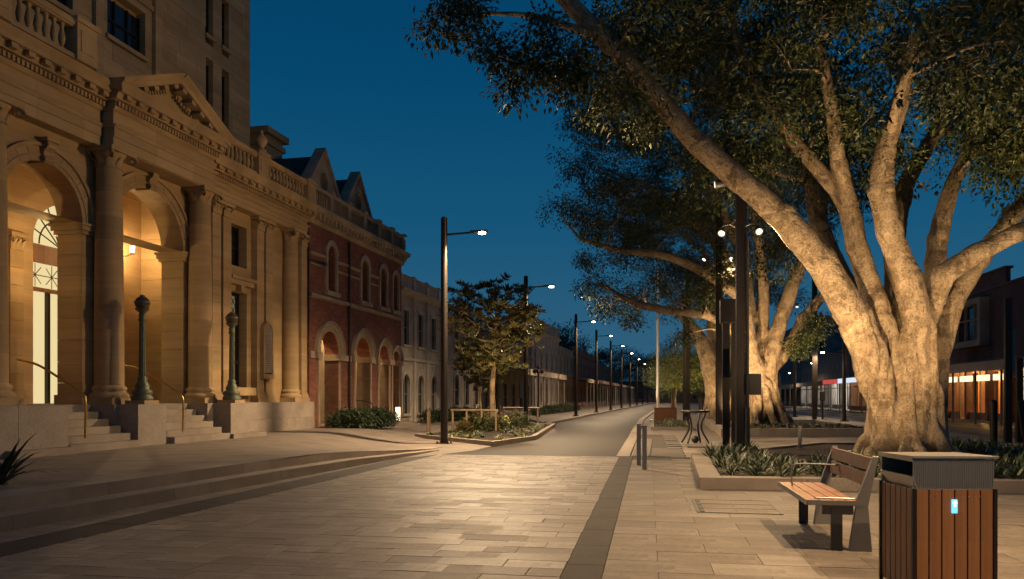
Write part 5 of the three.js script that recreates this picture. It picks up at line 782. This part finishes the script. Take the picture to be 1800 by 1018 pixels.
{ // flagpole, brightly lit at its foot
  const t = worldThing('flagpole', 'slender pale flagpole rising from the shrub bed beside the road', 'flagpole', V(.5, .09, -44)); part(t, 'pole', taperTube([V(.5, .05, -44), V(.5, 4, -44), V(.5, 9.5, -44)], [.085, .075, .05], 12, 4), M([.75, .73, .68], { roughness: .35, metalness: .3 })); part(t, 'collar', lathe([[.16, .09], [.15, .2], [.09, .24]], 16, .5, 0, -44), mat.greyMetal);
  const u = worldThing('ground_spot', 'small ground floodlight at the foot of the flagpole', 'light', V(.16, .09, -43.6)); part(u, 'housing', cyl(.07, .08, .1, .16, .09, -43.6, 12), mat.darkMetal); part(u, 'lamp_lens', new THREE.CylinderGeometry(.06, .06, .012, 12).translate(.16, .197, -43.6), spotGlow); spot(u, V(0, .125, 0), V(.34, 5, -.4), 60, .4, .6, COOLWARM, 3);
}
// uplights in the fig planters
function uplight(label, at, to, I, cone) {
  const t = worldThing('tree_uplight', label, 'light', at, 'uplights at the foot of the figs'), dir = to.clone().sub(at).normalize(), q = new THREE.Quaternion().setFromUnitVectors(V(0, 1, 0), dir), c = at.clone().add(V(0, .16, 0));
  part(t, 'stake', cyl(.018, .018, .14, at.x, at.y - .02, at.z, 8), mat.darkMetal); const h = part(t, 'housing', lathe([[.045, -.09], [.065, -.06], [.075, .06], [.08, .08]], 16).applyQuaternion(q).translate(c.x, c.y, c.z), mat.darkMetal); part(h, 'lamp_lens', new THREE.CylinderGeometry(.07, .07, .012, 16).translate(0, .07, 0).applyQuaternion(q).translate(c.x, c.y, c.z), spotGlow);
  spot(t, c.clone().addScaledVector(dir, .1).sub(at), to.clone().sub(at), I, cone, .75, WARM, 3.5);
}
uplight('lit uplight in front of the large fig, seen under the bench back', onLevel(1527, 831, .13), V(5.3, 4.2, -19.3), 150, .8);
uplight('uplight between the large fig trunk and the plum shop road', V(8.0, .13, -16.4), V(6.6, 6, -19), 80, .85); uplight('uplight between the large fig trunk and the main light post', V(4.1, .1, -17.2), V(3.0, 7.5, -17.6), 90, .85);
uplight('uplight in the second fig planter on the flagpole side', V(3.4, .25, -33), V(4.7, 4.2, -37.4), 210, .7); uplight('uplight in the second fig planter on the shop road side', V(6.6, .25, -33.4), V(5.2, 5, -37.4), 130, .75); uplight('uplight in the kerbed planter below the street tree', LF(-6.6, .08, 30.2), LF(-7.9, 4.6, 32.2), 34, .8); uplight('uplight below the third fig', V(4.4, .0, -50), V(4.3, 4, -54), 70, .7); uplight('uplight below the light green trees', V(3.6, .0, -62), V(3.4, 4, -68), 120, 1.0);

// ---------------------------------------------------------------- bench
{
  const t = worldThing('park_bench', 'timber slat bench with grey steel ends beside the fig planter', 'bench', V(1.8, 0, -8.65)), z0 = -7.82, z1 = -9.48;
  for (let i = 0; i < 4; i++) part(t, 'seat_slat', rbox(.112, .035, z0 - z1 - .04, .008, 1).translate(1.545 + i * .122, .455, (z0 + z1) / 2), mat.wood);
  for (let i = 0; i < 2; i++) part(t, 'back_slat', rbox(.032, .13, z0 - z1 - .02, .008, 1).rotateZ(-.16).translate(2.045 + i * .024, .665 + i * .148, (z0 + z1) / 2), mat.woodDark);
  part(t, 'seat_frame', [box(1.48, 1.985, .425, .437, z0, z0 - .05), box(1.48, 1.985, .425, .437, z1 + .05, z1), box(1.475, 1.487, .425, .475, z0, z1), box(1.487, 2.0, .43, .474, z0 + .012, z0)], mat.greyMetal);
  for (const z of [z0 - .02, z1 + .03]) { const s = new THREE.Shape([[1.86, 0], [2.06, 0], [2.025, .42], [2.115, .89], [2.075, .89], [1.94, .5], [1.92, .4]].map(p => new THREE.Vector2(...p))); part(t, 'leg', boxUV(new THREE.ExtrudeGeometry(s, { depth: .045, bevelEnabled: true, bevelSize: .003, bevelThickness: .003, bevelSegments: 1 }).translate(0, 0, z - .02)), mat.greyMetal); part(t, 'seat_bracket', [box(1.62, 1.9, .34, .43, z - .015, z + .015), box(1.7, 1.8, .0, .42, z - .01, z + .025)], mat.darkMetal); }
  part(t, 'armrest', tube([V(1.56, .47, -9.05), V(1.56, .69, -9.05), V(1.6, .71, -9.05), V(2.05, .71, -9.05)], .009, 6, false, 24), mat.greyMetal); part(t, 'armrest', tube([V(1.56, .47, z0 - .12), V(1.562, .475, z0 - .12), V(2.0, .478, z0 - .12)], .008, 6), mat.steel);
}
// ---------------------------------------------------------------- litter bin
{
  const t = thing('litter_bin', 'timber slat litter bin with ribbed metal hood and small blue light', 'litter bin', V(2.13, 0, -6.38), .12), W = .57, D = .56, x0 = -W / 2, x1 = W / 2, zf = D / 2, zb = -D / 2;
  part(t, 'liner', box(x0 + .03, x1 - .03, .02, .78, zf - .03, zb + .03), M([.012, .012, .013], { roughness: .6 }));
  const woods = [1, .92, 1.06, .98].map(k => M(tint([.42, .20, .075], k), { map: T.wood, bump: [T.wood, .0012], roughness: .48 }));
  for (let i = 0; i < 6; i++) { const w = (W - .03) / 6; part(t, 'slat', rbox(w - .008, .75, .022, .004, 1).translate(x0 + .02 + w * (i + .5), .41, zf - .011), woods[i % 4]); part(t, 'slat', rbox(w - .008, .75, .022, .004, 1).rotateY(Math.PI / 2).translate(x0 + .011, .41, zf - .025 - w * (i + .5)), woods[(i + 1) % 4]); part(t, 'slat', rbox(w - .008, .75, .022, .004, 1).rotateY(Math.PI / 2).translate(x1 - .011, .41, zf - .025 - w * (i + .5)), woods[(i + 2) % 4]); part(t, 'slat', rbox(w - .008, .75, .022, .004, 1).translate(x0 + .02 + w * (i + .5), .41, zb + .011), woods[(i + 3) % 4]); }
  for (const [x, z] of [[x0, zf], [x1, zf], [x0, zb], [x1, zb]]) part(t, 'corner_post', box(x - .012, x + .012, 0, .79, z - .012, z + .012), mat.blackMetal);
  for (const x of [-.17, -.13, .1, .14, .18]) part(t, 'slat_bolt', new THREE.CylinderGeometry(.006, .006, .006, 8).rotateX(Math.PI / 2).translate(x, .735, zf + .002), mat.steel);
  const hood = M([.42, .40, .36], { map: T.metal, roughness: .4, metalness: .7 });
  const band = part(t, 'hood', [box(x0 + .012, x1 + .004, .79, 1.0, zf - .035, zf - .02), box(x1 - .02, x1 + .004, .79, 1.0, zf - .02, zb), box(x0, x1, .79, 1.0, zb, zb + .02)], hood);
  for (let i = 0; i < 38; i++) part(band, 'rib', new THREE.CylinderGeometry(.0055, .0055, .205, 6).translate(lerp(x0 + .008, x1 - .004, i / 37), .8975, zf - .017), hood);
  part(t, 'hood_trim', [box(x0 - .004, x1 + .006, .779, .793, zf - .03, zf - .005)], mat.steel);
  part(t, 'lid', [boxUV(new THREE.BoxGeometry(W + .03, .016, D + .04).rotateX(-.02).translate(0, 1.012, 0))], hood); part(t, 'lid_edge', box(x0 - .018, x0 - .012, .985, 1.018, zf + .012, zb - .01), hood);
  part(t, 'chute', [boxUV(new THREE.BoxGeometry(.012, .1, D - .02).rotateZ(.35).translate(x0 + .015, .83, 0))], hood);
  const led = part(t, 'blue_light', rbox(.042, .1, .014, .006, 1).translate(.0, .665, zf + .006), lamp([.12, .42, 1], 2.2), 'small glowing blue panel'); part(led, 'white_mark', [box(-.007, .007, .665, .705, zf + .013, zf + .0155), box(-.014, .014, .687, .695, zf + .013, zf + .0158)], lamp([.8, .92, 1], 2.5));
  spot(t, V(0, .70, zf + .03), V(0, .6, zf + 1), .12, 1.2, .8, new THREE.Color().setRGB(.15, .45, 1), 1);
}
// ---------------------------------------------------------------- bollards, rack, corten box
[[onLevel(1133, 826), .86, 'flat steel bollard by the dark paving band'], [onLevel(1123, 818), .86, 'flat steel bollard by the tactile strip'], [onLevel(1406, 797), .72, 'steel bollard behind the low planter plants']].forEach(([p, h, l]) => { const t = worldThing('bollard', l, 'bollard', V(p.x, 0, p.z), 'steel bollards'); part(t, 'post', rbox(.09, h, .05, .01, 1).translate(p.x, h / 2, p.z), mat.greyMetal); part(t, 'cap', box(p.x - .05, p.x + .05, h, h + .012, p.z - .03, p.z + .03), mat.darkMetal); });
[[-9.95, 29.9, .8], [-9.7, 29.0, .8], [-8.9, 33.2, .9], [-8.7, 34.6, .9], [-8.5, 36, .9]].forEach(([n, u, h], i) => { const t = leftThing('timber_bollard', i < 2 ? 'short timber bollard by the brick building path' : 'timber post of the tree planter rail', 'bollard', n, .1, u, i < 2 ? 'timber bollards by the path' : 'timber posts in the planter'); part(t, 'post', cyl(.055, .05, h, n, .1, -u, 12), M([.22, .15, .09], { map: T.wood, roughness: .7 })); part(t, 'cap', cyl(.05, .02, .03, n, .1 + h, -u, 12), mat.darkMetal); });
for (const [n0, u0, n1, u1, l] of [[-9.2, 30.4, -7.2, 30.2, 'pale timber rail on posts in front of the street tree'], [-8.6, 37, -6.9, 37.6, 'pale timber rail on posts behind the street tree']]) { const t = leftThing('planter_rail', l, 'rail', (n0 + n1) / 2, .1, (u0 + u1) / 2), wd = M([.34, .26, .18], { map: T.wood, roughness: .7 }); part(t, 'rail', [tube([V(n0, .92, -u0), V(n1, .92, -u1)], .045, 8)], wd); for (const f of [.04, .34, .66, .96]) part(t, 'post', cyl(.045, .045, .82, lerp(n0, n1, f), .1, -lerp(u0, u1, f), 10), wd); }
{
  const p = onLevel(1222, 779), t = worldThing('bicycle_rack', 'steel bicycle rack with splayed legs beside the shrub bed', 'bicycle rack', V(p.x, 0, p.z)); part(t, 'top_ring', new THREE.TorusGeometry(.42, .035, 8, 28).rotateX(Math.PI / 2).translate(p.x, 1.0, p.z), mat.darkMetal); for (const [a, l] of [[.4, .45], [2.2, .42], [3.6, .45], [5.2, .4]]) part(t, 'leg', tube([V(p.x + Math.cos(a) * .36, 1.0, p.z + Math.sin(a) * .36), V(p.x + Math.cos(a) * .2, .5, p.z + Math.sin(a) * .2), V(p.x + Math.cos(a) * l, 0, p.z + Math.sin(a) * l)], .03, 7), mat.darkMetal); part(t, 'hub', new THREE.SphereGeometry(.12, 14, 10).translate(p.x, .12, p.z), mat.darkMetal);
  const c = worldThing('corten_box', 'rusty steel planter box at the back of the shrub bed', 'planter box', V(.95, .05, -43.6)); part(c, 'side', [box(.3, 1.5, .1, .85, -43.2, -43.24), box(.3, 1.5, .1, .85, -44.2, -44.16), box(.3, .34, .1, .85, -43.24, -44.16), box(1.46, 1.5, .1, .85, -43.24, -44.16)], mat.corten); part(c, 'soil', box(.34, 1.46, .1, .8, -43.24, -44.16), mat.soil); part(c, 'rim', [box(.28, 1.52, .85, .87, -43.18, -43.26), box(.28, 1.52, .85, .87, -44.14, -44.22)], mat.corten);
}
{ // old globe lamp on the footpath along the stucco fronts
  const t = leftThing('globe_lamp', 'unlit cast lamp post with clustered globes on the footpath along the stucco fronts', 'lamp post', -9.6, .115, 52), p = V(-9.6, .115, -52); part(t, 'post', lathe([[.14, 0], [.13, .4], [.08, .5], [.06, 1.2], [.045, 3.1]], 12, p.x, p.y, p.z), mat.blackMetal); for (const [a, b] of [[0, 0], [1, 0], [-1, 0], [0, 1], [0, -1]]) part(t, 'globe', new THREE.SphereGeometry(.14, 14, 10).translate(p.x + a * .26, p.y + (a || b ? 3.05 : 3.35), p.z + b * .26), mat.globe); part(t, 'arm', [tube([V(p.x - .26, p.y + 2.9, p.z), V(p.x, p.y + 2.8, p.z), V(p.x + .26, p.y + 2.9, p.z)], .02, 6), tube([V(p.x, p.y + 2.9, p.z - .26), V(p.x, p.y + 2.8, p.z), V(p.x, p.y + 2.9, p.z + .26)], .02, 6)], mat.blackMetal);
}
// ---------------------------------------------------------------- planting
function bladeClump(n, L, W, seed, lift = .9) { const r = rng(seed), pos = [], nor = []; for (let i = 0; i < n; i++) { const a = r() * 6.283, l = L * rr2(r, .55, 1.1), el = rr2(r, .5, 1.35), bx = rr2(r, -.06, .06), bz = rr2(r, -.06, .06), dir = V(Math.cos(a), 0, Math.sin(a)), side = V(-Math.sin(a), 0, Math.cos(a)); const pt = t => { const h = Math.sin(el) * l * t * lift - .45 * l * t * t * (1.4 - el * .7), d = Math.cos(el) * l * t + .12 * l * t * t; return V(bx + dir.x * d, Math.max(.005, h), bz + dir.z * d); }; const w = t => W * (t < .5 ? .6 + .8 * t : 2 * (1 - t)) * .5; for (let k = 0; k < 4; k++) { const t0 = k / 4, t1 = (k + 1) / 4, A = pt(t0), B = pt(t1), a0 = A.clone().addScaledVector(side, w(t0)), a1 = A.clone().addScaledVector(side, -w(t0)), b0 = B.clone().addScaledVector(side, w(t1)), b1 = B.clone().addScaledVector(side, -w(t1)); for (const [p, q, s] of [[a0, a1, b1], [a0, b1, b0]]) { const nn = q.clone().sub(p).cross(s.clone().sub(p)).normalize(); for (const v of [p, q, s]) { pos.push(v.x, v.y, v.z); nor.push(nn.x || 0, nn.y || 1, nn.z || 0); } } } } const g = new THREE.BufferGeometry(); g.setAttribute('position', new THREE.Float32BufferAttribute(pos, 3)); g.setAttribute('normal', new THREE.Float32BufferAttribute(nor, 3)); return g; }
function plants(name, label, category, group, geos, mats, spots) { for (const s of spots) { const m = shadows(new THREE.Mesh(geos[Math.floor(R() * geos.length)], mats[Math.floor(R() * mats.length)])); m.name = numbered(name); m.position.copy(s); m.rotation.y = R() * 6.283; m.scale.setScalar(rr(.75, 1.2)); scene.add(m); tag(m, label, category, group); } }
const green = [[.055, .085, .03], [.07, .10, .035], [.045, .07, .03], [.095, .11, .05]].map(c => leafMat(c, .5)), silver = [[.20, .20, .14], [.16, .17, .11], [.13, .15, .06]].map(c => leafMat(c, .6)), yellow = [[.17, .15, .035], [.11, .12, .03]].map(c => leafMat(c, .5));
const strap = [bladeClump(46, .46, .03, 601), bladeClump(42, .42, .034, 602), bladeClump(50, .5, .028, 603)], tuft = [bladeClump(60, .34, .032, 604, .7), bladeClump(56, .3, .036, 605, .7)];
const inside = (poly, x, z) => { let c = false; for (let i = 0, j = poly.length - 1; i < poly.length; j = i++) if ((poly[i][1] > z) !== (poly[j][1] > z) && x < (poly[j][0] - poly[i][0]) * (z - poly[i][1]) / (poly[j][1] - poly[i][1]) + poly[i][0]) c = !c; return c; };
function scatter(pl, n, min, test) { const xs = pl.inner.map(p => p[0]), zs = pl.inner.map(p => p[1]), out = []; let g = 0; while (out.length < n && g++ < 6000) { const x = rr(Math.min(...xs) + .15, Math.max(...xs) - .15), z = rr(Math.min(...zs) + .15, Math.max(...zs) - .15); if (!inside(pl.inner, x, z) || (test && !test(x, z)) || out.some(p => Math.hypot(p.x - x, p.z - z) < min)) continue; out.push(V(x, pl.h - .005, z)); } return out; }
plants('strap_plant', 'strappy green plant in the low granite planter around the large fig', 'plant', 'strappy plants around the large fig', strap, green, scatter(PL1, 190, .33, (x, z) => Math.hypot(x - 5.85, z + 19.6) > 1.7 && (z > -16.2 || x > 7.2 || x < 2.4)));
plants('ground_cover_plant', 'low leafy plant in the raised planter of the second fig', 'plant', 'low plants around the second fig', tuft, green, scatter(PL2, 60, .5, (x, z) => Math.hypot(x - 4.9, z + 37.6) > 2.0 && z > -36));
plants('silver_plant', 'silvery tufted plant in the shrub bed below the flagpole', 'plant', 'silvery plants in the shrub bed', [...tuft, strap[0]], [...silver, yellow[1]], scatter(PL4, 34, .36, (x, z) => z > -43));
plants('tufted_plant', 'low tufted plant in the kerbed planter of the street tree', 'plant', 'low plants under the street tree', tuft, [...silver, ...yellow, green[1]], scatter(PL3, 80, .34, (x, z) => z > -38));
{ // rounded shrubs
  const geo = (n, r, seed) => { const q = rng(seed), gs = []; for (let i = 0; i < n; i++) { let d; do { d = V(rr2(q, -1, 1), rr2(q, -1, 1), rr2(q, -1, 1)); } while (d.length() > 1); const g = leafCluster(20, .13, .05, .16, seed + i, 0); g.rotateY(q() * 6); g.translate(d.x * r, r * .75 + d.y * r * .75, d.z * r); gs.push(g); } return mergeGeometries(gs); };
  const gs = [geo(50, .4, 700), geo(50, .4, 800)], gm = [[.028, .045, .02], [.035, .055, .022]].map(c => leafMat(c, .6));
  plants('shrub', 'dense dark green shrub in the row along the brick building wall', 'shrub', 'dark shrubs along the brick wall', gs, gm, Array.from({ length: 14 }, (_, i) => LF(-12.55 + (i % 2) * .6, .3, 26.9 + i * .3)));
  plants('shrub', 'dark green shrub below the stucco building windows', 'shrub', 'shrubs along the stucco fronts', gs, gm, Array.from({ length: 12 }, (_, i) => LF(-12.7 + (i % 2) * .3, .115, 38 + i * 1.15)));
  plants('shrub', 'dark green shrub in front of the tin awning shop', 'shrub', 'shrubs before the awning shop', gs, gm, Array.from({ length: 16 }, (_, i) => LF(-10.4, .115, 55 + i * 1.5)));
  plants('shrub', 'leafy shrub under the street tree in the kerbed planter', 'shrub', 'shrubs under the street tree', gs, [leafMat([.08, .09, .028], .55), leafMat([.12, .10, .03], .55)], Array.from({ length: 9 }, (_, i) => LF(-8.4 + (i % 3) * .6, .08, 29.4 + i * .6)));
}
{ // arching plant at the lower left
  const g = bladeClump(40, 1.0, .07, 611, 1.0), p = onLevel(2, 852, .33), m = shadows(new THREE.Mesh(g, leafMat([.02, .03, .014], .45))); m.name = numbered('arching_plant'); m.position.copy(p); scene.add(m); tag(m, 'dark arching strap-leaved plant on the plaza above the long steps', 'plant');
}
renderer.render(scene, camera);
